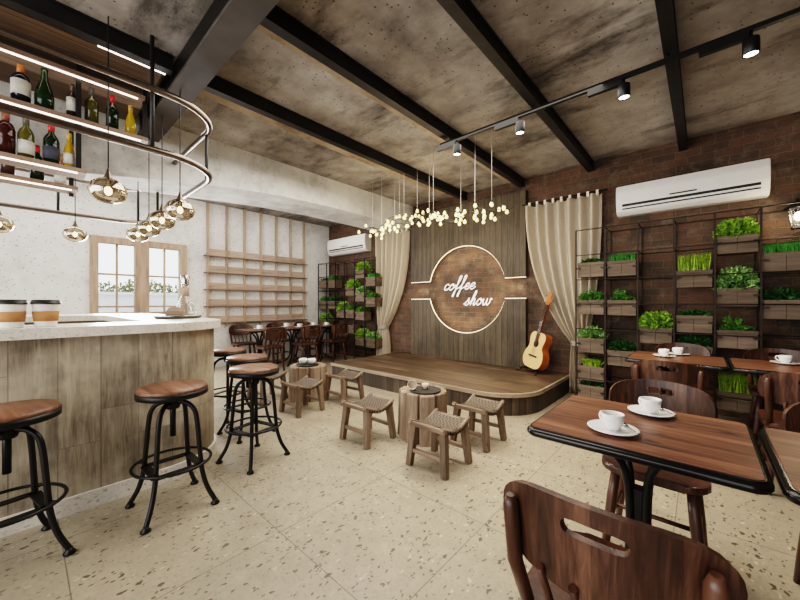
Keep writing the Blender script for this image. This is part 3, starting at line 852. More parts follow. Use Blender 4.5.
# feature panel with lit cut-out
PX0, PX1, PZ0, PZ1 = -4.28, -2.01, 0.25, ZC - 0.2
CX, CZ, CR = -3.08, 1.485, 0.755
SZ0, SZ1 = 1.32, 1.65
pan = thing('feature_panel', 'dark boarded wall panel with glowing circular brick cut-out', 'wall panel', (0, 0, 0))
yf, yb = YB - 0.09, YB - 0.002
pm = MB()
def panel_piece(poly):
    pm.prism(poly, yf, yb, 0, 'xz')
a1 = math.asin((SZ1 - CZ) / CR); a0 = math.asin((SZ0 - CZ) / CR)
up = [(CX + CR * math.cos(a), CZ + CR * math.sin(a)) for a in [a1 + (PI - 2 * a1) * i / 40 for i in range(41)]]
dn = [(CX + CR * math.cos(a), CZ + CR * math.sin(a)) for a in [a0 - (PI + 2 * a0) * i / 40 for i in range(41)]]
# upper half: strips between arc and top edge
def halves(arc, zs, ze):
    pts = [(PX1, zs)] + arc + [(PX0, zs)]
    for p, q in zip(pts, pts[1:]):
        if abs(p[0] - q[0]) < 1e-5: continue
        pm_poly = [(p[0], p[1]), (q[0], q[1]), (q[0], ze), (p[0], ze)]
        vs = [pm.bm.verts.new((x, yf, z)) for x, z in pm_poly]
        pm.bm.faces.new(vs)
        vb = [pm.bm.verts.new((x, yb, z)) for x, z in pm_poly]
        pm.bm.faces.new((vs[0], vs[1], vb[1], vb[0]))
        pm.bm.faces.new((vs[2], vs[3], vb[3], vb[2]))
    for xx in (PX0, PX1):
        vs = [pm.bm.verts.new(v) for v in ((xx, yf, zs), (xx, yb, zs), (xx, yb, ze), (xx, yf, ze))]
        pm.bm.faces.new(vs)
halves(up, SZ1, PZ1); halves(dn, SZ0, PZ0)
pm.build('board_panel', M['panel'], pan)
outline = [(PX1, SZ1)] + up + [(PX0, SZ1)]
outline2 = [(PX1, SZ0)] + dn + [(PX0, SZ0)]
for ol in (outline, outline2):
    MB().tube([(p[0], yf + 0.012, p[1]) for p in ol], 0.0065, 6).build('light_strip', M['led_soft'], pan)
# lettering
LET = {
 'c': ([(.8, .78), (.55, 1), (.2, .78), (.08, .35), (.3, .02), (.65, .12), (1.0, .45)], .9),
 'o': ([(.55, 1), (.2, .82), (.06, .35), (.3, .0), (.66, .2), (.78, .65), (.55, 1.0), (.5, .8), (.75, .72), (1.05, .8)], .95),
 'f': ([(.0, .35), (.35, .9), (.68, 1.75), (.62, 2.2), (.42, 2.0), (.34, 1.1), (.25, -.3), (.16, -1.0), (.02, -.95), (.12, -.3), (.42, .15), (.9, .4)], .82),
 'e': ([(.05, .38), (.5, .5), (.72, .8), (.5, 1.0), (.2, .75), (.12, .3), (.38, 0), (.72, .15), (.98, .42)], .86),
 's': ([(-.1, .15), (.35, .7), (.52, 1.1), (.55, .75), (.68, .3), (.42, -.02), (.1, .12)], .85),
 'h': ([(-.1, .25), (.4, 1.3), (.52, 2.0), (.36, 2.1), (.22, 1.3), (.12, 0.0), (.25, .65), (.52, 1.0), (.66, .8), (.6, .2), (.75, 0), (1.0, .35)], .95),
 'w': ([(.0, .9), (.06, .3), (.26, 0), (.5, .3), (.58, .95), (.58, .3), (.8, 0), (1.06, .35), (1.1, .95), (1.3, .8)], 1.3)}
sign = thing('sign', 'white cursive coffee show lettering on the brick circle', 'sign', (0, 0, 0))
for word, x0, z0, hx, sl in (('coffee', -3.55, 1.478, 0.112, 0.02), ('show', -3.12, 1.21, 0.115, 0.02)):
    cx = 0.0
    wb = MB()
    for chh in word:
        P, adv = LET[chh]
        pts = smooth_path([(x0 + (cx + px + 0.36 * pz) * hx, YB - 0.032 + 0.006 * (i % 2), z0 + pz * hx + cx * sl * hx) for i, (px, pz) in enumerate(P)], 6)
        wb.tube(pts, 0.0088, 7)
        cx += adv * 1.09
    # stand-off pins
    for q in range(4):
        wb.tube([(x0 + hx * (0.35 + q * cx / 4.2), YB - 0.03, z0 + 0.03), (x0 + hx * (0.35 + q * cx / 4.2), YB + 0.001, z0 + 0.03)], 0.004, 5)
    wb.build('word', M['letter'], sign)

# guitar on its stand
gt = thing('guitar', 'pale topped acoustic guitar with orange sides leaning on the stage stand', 'guitar', (-1.84, 4.83, 0.33))
gt.scale = (1.06, 1.06, 1.06)
half = [(0, 0), (.09, .004), (.155, .035), (.187, .10), (.190, .16), (.170, .225), (.135, .275), (.128, .31), (.138, .36), (.148, .41), (.140, .455), (.105, .487), (.05, .495), (0, .495)]
sp_ = smooth_path([(p[0], p[1], 0) for p in half], 4)
outl = [(p.x, p.y) for p in sp_] + [(-p.x, p.y) for p in sp_[-2:0:-1]]
MB().prism(outl, 0.0, 0.105, 0.004, 'xz').build('body', plain('orange brown mahogany', (0.42, 0.11, 0.018), 0.25, var=0.25, scale=8), gt)
outs = [(p[0] * 0.985, 0.0025 + p[1] * 0.985) for p in outl]
MB().prism(outs, -0.004, 0.0005, 0, 'xz').build('soundboard', plain('pale spruce', (0.72, 0.48, 0.22), 0.3, var=0.06, scale=40), gt)
sh = MB().lathe([(0, 0), (0.048, 0), (0.048, 0.002), (0, 0.002)], 24); 
sh.bm.transform(Matrix.Translation((0, -0.0045, 0.335)) @ Matrix.Rotation(PI / 2, 4, 'X'))
sh.build('sound_hole', M['vent'], gt)
MB().box((0, -0.011, 0.165), (0.15, 0.014, 0.022), None, 0.004).build('bridge', plain('dark bridge wood', (0.03, 0.018, 0.012), 0.4), gt)
nk = MB().box((0, 0.004, 0.655), (0.05, 0.03, 0.44), None, 0.004)
nk.build('neck', plain('brown neck wood', (0.22, 0.075, 0.03), 0.4), gt)
MB().box((0, -0.014, 0.61), (0.05, 0.008, 0.53)).build('fingerboard', plain('dark fingerboard', (0.06, 0.028, 0.015), 0.4), gt)
MB().prism([(-.03, .87), (.03, .87), (.042, .90), (.036, 1.03), (.015, 1.04), (0, 1.03), (-.015, 1.04), (-.036, 1.03), (-.042, .90)], -0.004, 0.014, 0, 'xz').build('headstock', plain('orange headstock', (0.45, 0.13, 0.03), 0.35), gt)
pg = MB()
for sx in (-1, 1):
    for z in (0.915, 0.955, 0.995):
        pg.tube([(sx * 0.036, 0.005, z), (sx * 0.06, 0.005, z)], 0.006, 6).ell((sx * 0.064, 0.005, z), (0.007, 0.009, 0.011), 8, 6)
pg.build('tuning_pegs', M['chrome'], gt)
stg_ = MB()
for k in range(6):
    xk = -0.019 + 0.0076 * k
    stg_.tube([(xk * 1.4, -0.019, 0.165), (xk, -0.0195, 0.87)], 0.0008, 4)
stg_.build('strings', M['chrome'], gt)
gt.rotation_euler = (rad(-13), rad(7), rad(-32))
gs = thing('guitar_stand', 'folding black guitar stand on the stage', 'guitar stand', (-1.84, 4.88, 0.2515))
gs.rotation_euler = (0, 0, rad(-32))
f_ = MB()
f_.tube([(-0.02, 0.12, 0.30), (-0.10, 0.02, 0.075), (-0.11, -0.10, 0.06), (-0.11, -0.115, 0.09)], 0.008, 8)
f_.tube([(0.02, 0.12, 0.30), (0.12, 0.02, 0.060), (0.13, -0.10, 0.045), (0.13, -0.115, 0.075)], 0.008, 8)
f_.tube([(-0.10, 0.02, 0.075), (-0.20, -0.10, 0.008)], 0.008, 8).tube([(0.12, 0.02, 0.06), (0.21, -0.10, 0.008)], 0.008, 8)
f_.tube([(0, 0.12, 0.30), (0, 0.24, 0.008)], 0.008, 8).tube([(-0.02, 0.12, 0.30), (0.02, 0.12, 0.30)], 0.009, 8)
f_.build('frame', M['black'], gs)

# ---------------------------------------------------------------- curtains
def curtain(name_label, xa, xb, xt, wt, ztie, y, zbot, flare, folds):
    t = thing('curtain', name_label, 'curtain', (0, 0, 0), 0, 'tied back beige curtains')
    ztop = 2.70
    def f(u, v):
        z = ztop - (ztop - zbot) * v
        vt = (ztop - ztie) / (ztop - zbot)
        if v < vt:
            k = v / vt
            e = k ** 2.0 * (0.6 + 0.4 * k)
            ce = (xa + (xb - xa) * u); te = xt + (u - 0.5) * wt
            x = ce * (1 - e) + te * e
            wd = (xb - xa) * (1 - e) + wt * e
        else:
            k = (v - vt) / (1 - vt)
            x = xt + (u - 0.5) * (wt + flare * math.sin(min(1, k * 1.3) * PI / 2))
            wd = wt + flare * k
        amp = 0.066 + 0.010 * math.sin(9 * u)
        yy = y - amp * math.sin(2 * PI * folds * u) - 0.018 * math.sin(2 * PI * folds * 0.47 * u + 1)
        if abs(v - vt) < 0.03: yy = y + (yy - y) * 0.8
        return Vector((x, yy, z))
    mb = MB().grid(f, folds * 12, 40)
    bmesh.ops.solidify(mb.bm, geom=mb.bm.faces[:], thickness=0.004)
    c = mb.build('cloth', M['curtain'], t)
    MB().tube([(xa - 0.06, y, ztop + 0.035), (xb + 0.06, y, ztop + 0.035)], 0.011, 10).tube([(xa + 0.05, y, ztop + 0.035), (xa + 0.05, YB, ztop + 0.035)], 0.008, 8).tube([(xb - 0.05, y, ztop + 0.035), (xb - 0.05, YB, ztop + 0.035)], 0.008, 8).build('rod', M['rack_metal'], t)
    for i in range(folds + 2):
        xx = xa + (xb - xa) * (i + 0.5) / (folds + 2)
        MB().box((xx, y, ztop + 0.018), (0.03, 0.032, 0.068)).build('tab', M['curtain'], t)
    MB().grid(lambda u, v: Vector((xt + (wt / 2 + 0.018) * math.cos(2 * PI * u), y + 0.075 * math.sin(2 * PI * u), ztie - 0.035 + 0.075 * v + 0.01 * math.cos(2 * PI * u))), 28, 4, True, True).build('tieback', M['tie'], t)
curtain('beige tied curtain between the stage and the right plant rack'.replace('right ', 'large '), -2.0, -0.99, -1.26, 0.19, 0.70, YB - 0.10, 0.02, 0.04, 7)
curtain('beige tied curtain behind the far end of the stage, by the small air conditioner', -5.22, -4.33, -5.03, 0.19, 0.74, YB - 0.10, 0.02, 0.12, 6)

# ---------------------------------------------------------------- air conditioners
def aircon(label, x0, x1, z0, z1):
    t = thing('air_conditioner', label, 'air conditioner', ((x0 + x1) / 2, YB, (z0 + z1) / 2), 0, 'air conditioners on the brick wall')
    w, h = (x1 - x0) / 2, (z1 - z0) / 2
    prof = [(0, -h), (-0.12, -h), (-0.17, -h * 0.78), (-0.20, -h * 0.2), (-0.205, h * 0.55), (-0.19, h * 0.97), (-0.18, h), (0, h)]
    mb = MB()
    A = [mb.bm.verts.new((-w, p[0], p[1])) for p in prof]; B = [mb.bm.verts.new((w, p[0], p[1])) for p in prof]
    for i in range(len(prof)):
        j = (i + 1) % len(prof); mb.bm.faces.new((A[i], A[j], B[j], B[i]))
    mb.bm.faces.new(A[::-1]); mb.bm.faces.new(B)
    bmesh.ops.bevel(mb.bm, geom=mb.bm.edges[:], offset=0.008, segments=2, affect='EDGES')
    mb.build('casing', M['white'], t)
    MB().box((0, -0.193, -h * 0.36), (w * 1.8, 0.012, 0.026), (rad(-4), 0, 0)).build('vent', M['vent'], t)
    MB().box((0, -0.184, -h * 0.60), (w * 1.8, 0.012, 0.011), (rad(-8), 0, 0)).build('louvre_gap', M['vent'], t)
    MB().box((-0.02 * w, -0.203, -h * 0.12), (w * 0.36, 0.008, 0.014)).build('display', M['vent'], t)
aircon('large white wall air conditioner over the planter rack', -0.82, 0.505, 2.35, 2.71)
aircon('small looking white air conditioner beside the pale plaster wall', -6.86, -5.50, 2.40, 2.775)

# ---------------------------------------------------------------- plant racks
def plant_rack(label, x0, ncol, zs, y, clear):
    t = thing('plant_rack', label, 'plant rack', (x0, y, 0), 0)
    p = 0.333
    top = zs[0]
    for k in range(ncol + 1):
        MB().box((k * p, 0, top / 2), (0.016, 0.016, top)).build('post', M['rack_metal'], t)
        if k in clear: continue
        MB().box((k * p, YB - y - 0.012, top / 2), (0.012, 0.012, top)).build('rear_post', M['rack_metal'], t)
    for z in zs:
        rb = MB()
        rb.tube([(0, -0.008, z), (ncol * p, -0.008, z)], 0.006, 6)
        kk = [k for k in range(ncol + 1) if k not in clear]
        rb.tube([(kk[0] * p, YB - y - 0.012, z), (kk[-1] * p, YB - y - 0.012, z)], 0.005, 6)
        for k in kk:
            rb.tube([(k * p, -0.008, z), (k * p, YB - y - 0.008, z)], 0.005, 6)
        rb.build('rail', M['rack_metal'], t)
    return t
RZ = (2.19, 1.865, 1.55, 1.235, 0.915, 0.60, 0.28)
plant_rack('tall rod plant rack behind the dining tables', -1.24, 8, RZ, 4.84, (0,))
plant_rack('rod plant rack under the small air conditioner', -7.01, 6, (2.20, 1.87, 1.54, 1.21, 0.88, 0.55, 0.22), 4.85, (6,))

pw, ph, pd = 0.296, 0.185, 0.20
pbox = MB()
for sy in (-1, 1):
    for sx in (-1, 1):
        pbox.box((sx * pw / 4, sy * (pd / 2 - 0.008), ph / 2), (pw / 2 - 0.003, 0.016, ph))
for sx in (-1, 1):
    pbox.box((sx * (pw / 2 - 0.008), 0, ph / 2), (0.0155, pd - 0.03, ph))
pbox.box((0, 0, 0.008), (pw - 0.02, pd - 0.02, 0.016))
for sy in (-1, 1):
    pbox.box((0, sy * (pd / 2 + 0.004), ph - 0.017), (pw + 0.006, 0.010, 0.034))
for sx in (-1, 1):
    pbox.box((sx * (pw / 2 + 0.0), 0, ph - 0.017), (0.010, pd, 0.0335))
pbox_o = pbox.build('planter_box', M['planter'])
soil_o = MB().box((0, 0, ph - 0.03), (pw - 0.03, pd - 0.03, 0.02)).build('soil', M['soil'])
hooks = [MB().box((sx * 0.139, -pd / 2 - 0.012, ph * 0.60), (0.05, 0.01, 0.018)).build('bracket', M['rack_metal']) for sx in (-1, 1)]
FO = {}
def fol(key, mb, mat):
    o = mb.build('foliage', LEAF[mat], None, False); FO[key] = o
fol('low_dark', leaves(240, (0.14, 0.10, 0.055), 0.055, 0.032, 1), 'dark')
fol('bush_green', leaves(420, (0.15, 0.105, 0.125), 0.055, 0.038, 2), 'green')
fol('bush_dark', leaves(420, (0.15, 0.105, 0.12), 0.065, 0.038, 3), 'dark')
fol('var', leaves(420, (0.16, 0.12, 0.15), 0.06, 0.03, 4), 'var')
fol('var_big', leaves(700, (0.17, 0.125, 0.235), 0.062, 0.034, 5), 'var')
fol('lime_bush', leaves(560, (0.165, 0.12, 0.185), 0.062, 0.052, 6), 'lime')
fol('turf', blades(900, 0.13, 0.075, 0.10, 0.008, 7, 0.12), 'grass')
fol('tall_grass', blades(650, 0.13, 0.075, 0.19, 0.008, 8, 0.10), 'yellow')
fol('sprout', blades(150, 0.09, 0.05, 0.095, 0.016, 9, 0.7), 'yellow')
sprig = leaves(220, (0.13, 0.085, 0.06), 0.05, 0.03, 10)
for i in range(6):
    sprig.merge(leaves(26, (0.045, 0.045, 0.11), 0.05, 0.03, 60 + i, shell=0.1), Matrix.Translation((R.uniform(-.11, .11), R.uniform(-.05, .05), R.uniform(0.02, 0.07))))
fol('sprigs', sprig, 'green')
USED = {}
def planter(label, x, y, ztop, key, group, sc=1.0):
    t = thing('planter', label, 'planter', (x, y, ztop - ph), 0, group)
    for proto, nm in ((pbox_o, 0), (soil_o, 0), (hooks[0], 0), (hooks[1], 0)) + (((FO[key], 1),) if key else ()):
        c = proto if proto.name not in USED else proto.copy()
        if proto.name in USED:
            COL.objects.link(c)
        USED[proto.name] = 1
        c.parent = t
        if nm:
            c.location = (0, 0, ph - 0.008); c.scale = (1, 1, sc)
G1 = 'planters on the tall rack'
RX = lambda c: -1.24 + 0.333 * (c + 0.5)
RY = 4.955
for c, z, key, lab_ in (
    (0, 1.77, 'low_dark', 'planter with low dark leaves, topmost in the column beside the curtain'),
    (0, 1.29, 'bush_green', 'planter with dense green leaves, second in the curtain side column'),
    (0, 0.80, 'var', 'planter with pale variegated leaves beside the curtain tie'),
    (0, 0.44, 'sprout', 'planter with yellow green sprouts low beside the curtain'),
    (0, 0.19, 'low_dark', 'planter near the floor beside the curtain hem'),
    (1, 1.765, 'turf', 'planter with short bright turf in the second column from the curtain'),
    (1, 1.285, 'sprigs', 'planter with loose green sprigs below the short bright turf'),
    (1, 0.67, 'bush_dark', 'planter with dark bushy leaves beside the small far table top'),
    (2, 0.97, 'lime_bush', 'planter with a rounded lime bush standing alone in its column'),
    (3, 1.605, 'tall_grass', 'planter with upright yellow green grass under the large air conditioner'),
    (3, 1.115, 'low_dark', 'pale boarded planter with low dark leaves below the yellow green grass'),
    (3, 0.78, 'bush_dark', 'dark leaved planter just above the far table cups'),
    (4, 1.945, 'lime_bush', 'highest planter with a full lime green bush'),
    (4, 1.40, 'var_big', 'planter with a tall cream and green variegated bush'),
    (4, 0.97, 'sprigs', 'planter with loose sprigs below the variegated bush'),
    (4, 0.33, 'tall_grass', 'planter with tall green grass low down between the tables'),
    (5, 1.74, 'turf', 'planter with short green turf under the wall lantern'),
    (5, 1.28, 'bush_dark', 'planter with dark leaves under the lantern side turf')):
    planter(lab_, RX(c), RY, z, key, G1)
G2 = 'planters on the rack under the small air conditioner'
LX = lambda c: -7.01 + 0.333 * (c + 0.5)
LY = 4.965
for c, z, key, lab_ in (
    (0, 1.79, 'low_dark', 'planter with low leaves in the upper row against the plaster wall'),
    (1, 1.79, 'bush_green', 'planter with green leaves in the upper row, second from the plaster wall'),
    (0, 1.30, 'bush_green', 'planter with green leaves in the second row against the plaster wall'),
    (1, 1.30, 'bush_dark', 'planter with dark leaves in the second row, second from the plaster wall'),
    (0, 0.84, 'lime_bush', 'planter with light leaves behind the last far table'),
    (3, 1.60, 'lime_bush', 'planter with lime bush in the middle of the far rack'),
    (4, 1.97, 'lime_bush', 'highest lime planter just under the small air conditioner'),
    (5, 1.79, 'turf', 'planter with bright turf high beside the tied curtain'),
    (4, 1.47, 'var', 'planter with pale green leaves between lime bush and curtain'),
    (5, 1.36, 'bush_green', 'planter with broad green leaves beside the curtain middle'),
    (2, 1.10, 'lime_bush', 'planter with lime leaves over the far chair backs'),
    (3, 1.10, 'bush_green', 'planter with dark green leaves in the middle of the third row'),
    (4, 1.06, 'bush_green', 'planter with spreading green leaves in the third row near the curtain'),
    (3, 0.76, None, 'bare wooden planter holding only soil behind the far chair'),
    (4, 0.52, 'lime_bush', 'planter with yellow lime leaves low behind the far chair'),
    (5, 0.50, 'var', 'planter with pale green leaves low beside the curtain hem')):
    planter(lab_, LX(c), LY, z, key, G2)
for k, o in FO.items():
    if o.name not in USED:
        bpy.data.objects.remove(o)

# wall lantern
wl = thing('wall_lantern', 'black framed wall lantern glowing beside the large air conditioner', 'wall lantern', (0.70, YB, 2.09))
wl.scale = (0.88, 0.88, 0.88)
fr = MB()
for sx in (-1, 1):
    for sy in (-1, 1):
        fr.bar((sx * 0.045, -0.15 + sy * 0.045, -0.11), (sx * 0.075, -0.15 + sy * 0.075, 0.10), 0.012)
fr.lathe([(0, 0.19), (0.02, 0.17), (0.115, 0.105), (0.11, 0.095), (0, 0.1)], 4, (0, -0.15, 0)).box((0, -0.15, -0.115), (0.11, 0.11, 0.02)).box((0, -0.01, 0.1), (0.09, 0.02, 0.2)).tube([(0, -0.01, 0.16), (0, -0.08, 0.22), (0, -0.15, 0.18)], 0.01, 8)
fr.build('frame', M['black'], wl)
MB().lathe([(0, -0.10), (0.055, -0.10), (0.085, 0.095), (0.0, 0.095)], 4, (0, -0.15, 0), smooth=False).build('glass', M['clear'], wl)
MB().ell((0, -0.15, 0.01), (0.04, 0.04, 0.052), 14, 10).build('bulb', emit('lantern bulb', (1.0, 0.84, 0.6), 12), wl)

# ---------------------------------------------------------------- wall grid of battens and boards
wg = thing('wall_grid', 'open oak grid of battens and narrow shelves on plaster wall', 'wall shelf', (XL, 2.371, 0))
gp = (4.454 - 2.371) / 6
for k in range(7):
    MB().box((0.03, k * gp, (0.80 + ZC) / 2), (0.06, 0.032, ZC - 0.80)).build('batten', M['frame_wood'], wg)
for z in (2.15, 1.83, 1.505, 1.185, 0.86):
    MB().box((0.020, 3 * gp, z + 0.075), (0.039, 6 * gp + 0.03, 0.125)).build('board', M['board_wood'], wg)
    MB().box((0.045, 3 * gp, z), (0.09, 6 * gp + 0.14, 0.014)).build('ledge', plain('dark ledge', (0.16, 0.10, 0.075), 0.6), wg)

# ---------------------------------------------------------------- dining chairs
ch = thing('dining_chair', '', 'chair')
def seat_fn():
    mb = MB()
    o = rrect(-0.205, 0.205, -0.20, 0.21, [0.09, 0.09, 0.07, 0.07], 6)
    mb.prism(o, 0.438, 0.472, 0.01)
    return mb
seat_fn().build('seat', M['chair'], ch)
for sx in (-1, 1):
    for sy in (-1, 1):
        P = [(sx * 0.14, sy * 0.14, 0.445), (sx * 0.155, sy * 0.158, 0.30), (sx * 0.17, sy * 0.176, 0.15), (sx * 0.185, sy * 0.195, 0.0)]
        MB().tube(P, [0.019, 0.023, 0.020, 0.014], 10).build('leg', M['chair'], ch)
    MB().tube([(sx * 0.166, -0.168, 0.19), (sx * 0.166, 0.168, 0.19)], [0.011, 0.011], 8).build('stretcher', M['chair'], ch)
MB().tube([(-0.166, 0.0, 0.19), (0.166, 0.0, 0.19)], 0.011, 8).build('stretcher', M['chair'], ch)
def back_y(s):                                   # curved back, s in -1..1
    return -0.262 + 0.075 * s * s
def backp():
    ss = [-1, -0.985, -0.95, -0.88, -0.78, -0.66, -0.52, -0.285, -0.28, -0.268, -0.24, -0.17, -0.06, 0.06, 0.17, 0.24, 0.268, 0.28, 0.285, 0.52, 0.66, 0.78, 0.88, 0.95, 0.985, 1]
    hw = 0.232
    mb = MB(); cols = []
    for s in ss:
        a = abs(s)
        top = 0.725 + 0.073 * (max(0.0, 1 - a ** 6.0)) ** 0.5 + 0.022 * (1 - a * a)
        bot = 0.690 - 0.088 * (max(0.0, 1 - a ** 5.0)) ** 0.5
        zc = 0.766
        sl = 0.019 * math.sqrt(max(0.0, 1 - ((max(0, a - 0.20)) / 0.081) ** 2)) if a > 0.20 else 0.019
        if a > 0.282: sl = 0.0003
        zc = min(zc, top - 0.004 - (top - bot) * 0.25)
        y = back_y(s)
        cols.append([mb.bm.verts.new((s * hw, y - 0.10 * (z - 0.62), z)) for z in (bot, (bot + zc - sl) / 2, zc - sl, zc + sl, top)])
    for i in range(len(ss) - 1):
        for j in range(4):
            if j == 2 and abs(ss[i]) < 0.283 and abs(ss[i + 1]) < 0.283:
                continue
            f = mb.bm.faces.new((cols[i][j], cols[i + 1][j], cols[i + 1][j + 1], cols[i][j + 1]))
    bmesh.ops.recalc_face_normals(mb.bm, faces=mb.bm.faces[:])
    bmesh.ops.solidify(mb.bm, geom=mb.bm.faces[:], thickness=0.017)
    return mb
backp().build('backrest', M['chair_panel'], ch)
for s, r in ((-0.82, 0.019), (0.82, 0.019)):
    x = s * 0.232
    MB().tube([(x * 0.92, -0.165, 0.45), (x * 0.97, back_y(s) + 0.0 - 0.02, 0.60), (x, back_y(s) - 0.034, 0.745), (x, back_y(s) - 0.036, 0.768)], [r * 0.9, r, r, r * 0.55], 12).build('back_post', M['chair'], ch)
for s in (-0.5, -0.17, 0.17, 0.5):
    x = s * 0.232
    MB().tube([(x * 0.9, -0.175, 0.46), (x, back_y(s) - 0.012, 0.63)], 0.0095, 8).build('spindle', M['chair'], ch)

TX = -0.19
chairs = [
    (-0.172, 1.07, 0.0, 'dark wooden chair seen from behind at the near table'),
    (TX + 0.012, 2.09, PI, 'wooden chair facing us behind the two near coffee cups'),
    (0.50, 2.12, PI, 'wooden chair facing us behind the second near table'),
    (TX - 0.01, 3.45, 0.0, 'wooden chair with its back to us before the far two-cup table'),
    (TX + 0.02, 4.48, PI, 'wooden chair facing us behind the far two-cup table'),
    (0.50, 3.45, 0.0, 'wooden chair with its back to us before the far single-cup table'),
    (0.52, 4.48, PI, 'wooden chair facing us behind the far single-cup table'),
]
# +Y of the chair is its front
for i, (x, y, rz, lab_) in enumerate(chairs):
    place(ch, i, (x, y, 0), rz, lab_, 'wooden chairs around the dining tables')
for x, y, rz, lab_ in (
    (-5.85, 3.0, PI / 2, 'chair on the room side of the far table beside the bar'),
    (-5.85, 3.74, PI / 2, 'chair on the room side of the middle far table'),
    (-5.85, 4.42, PI / 2 + 0.1, 'chair on the room side of the far table by the plants'),
    (-6.72, 2.92, -PI / 2 - 0.15, 'chair between plaster wall and the far table beside the bar'),
    (-6.72, 3.70, -PI / 2, 'chair between plaster wall and the middle far table'),
    (-6.72, 4.36, -PI / 2, 'chair between plaster wall and the far table by the plants')):
    dup(ch, (x, y, 0), rz, lab_, 'wooden chairs along the plaster wall')

# ---------------------------------------------------------------- tables
tb = thing('dining_table', '', 'table')
MB().prism(rrect(-0.329, 0.329, -0.311, 0.311, 0.03, 5), 0.722, 0.75).build('tabletop', M['table'], tb)
MB().ring(rrect(-0.335, 0.335, -0.317, 0.317, 0.036, 6), rrect(-0.3285, 0.3285, -0.3105, 0.3105, 0.03, 6), 0.712, 0.7480).tube([(p[0], p[1], 0.7285) for p in rrect(-0.333, 0.333, -0.315, 0.315, 0.036, 6)], 0.0165, 10, True).build('edge_band', M['rim'], tb)
for sx in (-1, 1):
    for sy in (-1, 1):
        P = smooth_path([(sx * q, sy * q, z) for q, z in ((0.21, 0.715), (0.12, 0.685), (0.055, 0.60), (0.03, 0.48), (0.028, 0.26), (0.05, 0.14), (0.12, 0.055), (0.235, 0.016))], 5)
        MB().tube(P, 0.0155, 10).build('leg', M['black'], tb)
MB().box((0, 0, 0.37), (0.055, 0.055, 0.24)).box((0, 0, 0.705), (0.46, 0.03, 0.014)).box((0, 0, 0.7045), (0.03, 0.46, 0.013)).build('column', M['black'], tb)
for i, (x, y, rz, lab_) in enumerate((
    (TX - 0.008, 1.695, 0, 'near table with two coffee cups and black edged plank top'),
    (0.512, 1.685, 0, 'near empty table cut by the picture edge'),
    (TX, 4.0, 0, 'far table carrying two coffee cups by the planters'),
    (0.512, 4.0, 0, 'far table carrying a single coffee cup by the planters'),
    (-6.32, 3.04, PI / 2, 'small table at the plaster wall beside the bar'),
    (-6.32, 3.73, PI / 2, 'small table at the plaster wall in the middle of three'),
    (-6.32, 4.42, PI / 2, 'small table at the plaster wall next to the plants'))):
    place(tb, i, (x, y, 0), rz, lab_, 'plank top tables near and far' if i < 4 else 'small tables along the plaster wall')

# cups and saucers
sc_ = MB().lathe([(0, 0.0), (0.045, 0.0), (0.055, 0.006), (0.085, 0.014), (0.088, 0.017), (0.083, 0.018), (0.05, 0.010), (0, 0.008)], 32).build('saucer', M['ceramic'])
cup = thing('coffee_cup', '', 'cup')
MB().lathe([(0, 0), (0.024, 0), (0.026, 0.005), (0.034, 0.02), (0.041, 0.045), (0.043, 0.068), (0.0405, 0.068), (0.038, 0.045), (0.03, 0.018), (0, 0.008)], 28).build('cup_body', M['ceramic'], cup)
MB().lathe([(0.0, 0.052), (0.0383, 0.052)], 24).build('coffee', M['coffee'], cup)
MB().tube(smooth_path([(0.040, 0, 0.055), (0.056, 0, 0.058), (0.064, 0, 0.042), (0.056, 0, 0.024), (0.035, 0, 0.020)], 4), 0.0045, 8).build('handle', M['ceramic'], cup)
spn = MB().tube([(0, 0.03, 0), (0, -0.05, 0.004), (0, -0.075, 0.006)], 0.0022, 6).ell((0, 0.045, 0), (0.011, 0.018, 0.003), 10, 6).build('teaspoon', M['chrome'])
spots = [
    (-0.262, 1.535, 2.6, 'front cup of the near table', 'in front on the near table'),
    (-0.175, 1.885, 2.5, 'rear cup of the near table', 'at the back of the near table'),
    (-0.27, 3.98, 2.4, 'front cup of the far table', 'in front on the far two-cup table'),
    (-0.18, 4.21, 2.4, 'rear cup of the far table', 'at the back of the far two-cup table'),
    (0.50, 4.16, 2.6, 'cup alone on its far table', 'alone on the far single-cup table'),
    (-6.30, 3.02, 1.0, '', 'on the small table beside the bar'),
    (-6.45, 3.66, 1.0, '', 'on the middle small table toward the bar'),
    (-6.22, 3.83, 1.0, '', 'on the middle small table toward the plants'),
    (-6.45, 4.32, 1.0, '', 'on the small plant side table toward the bar'),
    (-6.24, 4.52, 1.0, '', 'on the small plant side table toward the plants')]
for i, (x, y, rz, _, where) in enumerate(spots):
    g = 'coffee cups on the plank tables' if i < 5 else 'coffee cups on the small wall tables'
    s = sc_ if i == 0 else sc_.copy()
    if i: COL.objects.link(s)
    s.location = (x, y, 0.7503)
    tag(s, 'white saucer under the cup ' + where, 'saucer', g.replace('cups', 'saucers'))
    c_ = place(cup, i, (x, y, 0.7586), rz, 'white coffee cup ' + where, g)
    c_.scale = (0.92, 0.92, 0.92)
    if i < 5:
        p = spn if i == 0 else spn.copy()
        if i: COL.objects.link(p)
        p.location = (x + 0.052, y + 0.018, 0.771); p.rotation_euler = (0, 0.12, 0.5)
        tag(p, 'steel teaspoon on the saucer ' + where, 'spoon', 'teaspoons on the saucers')

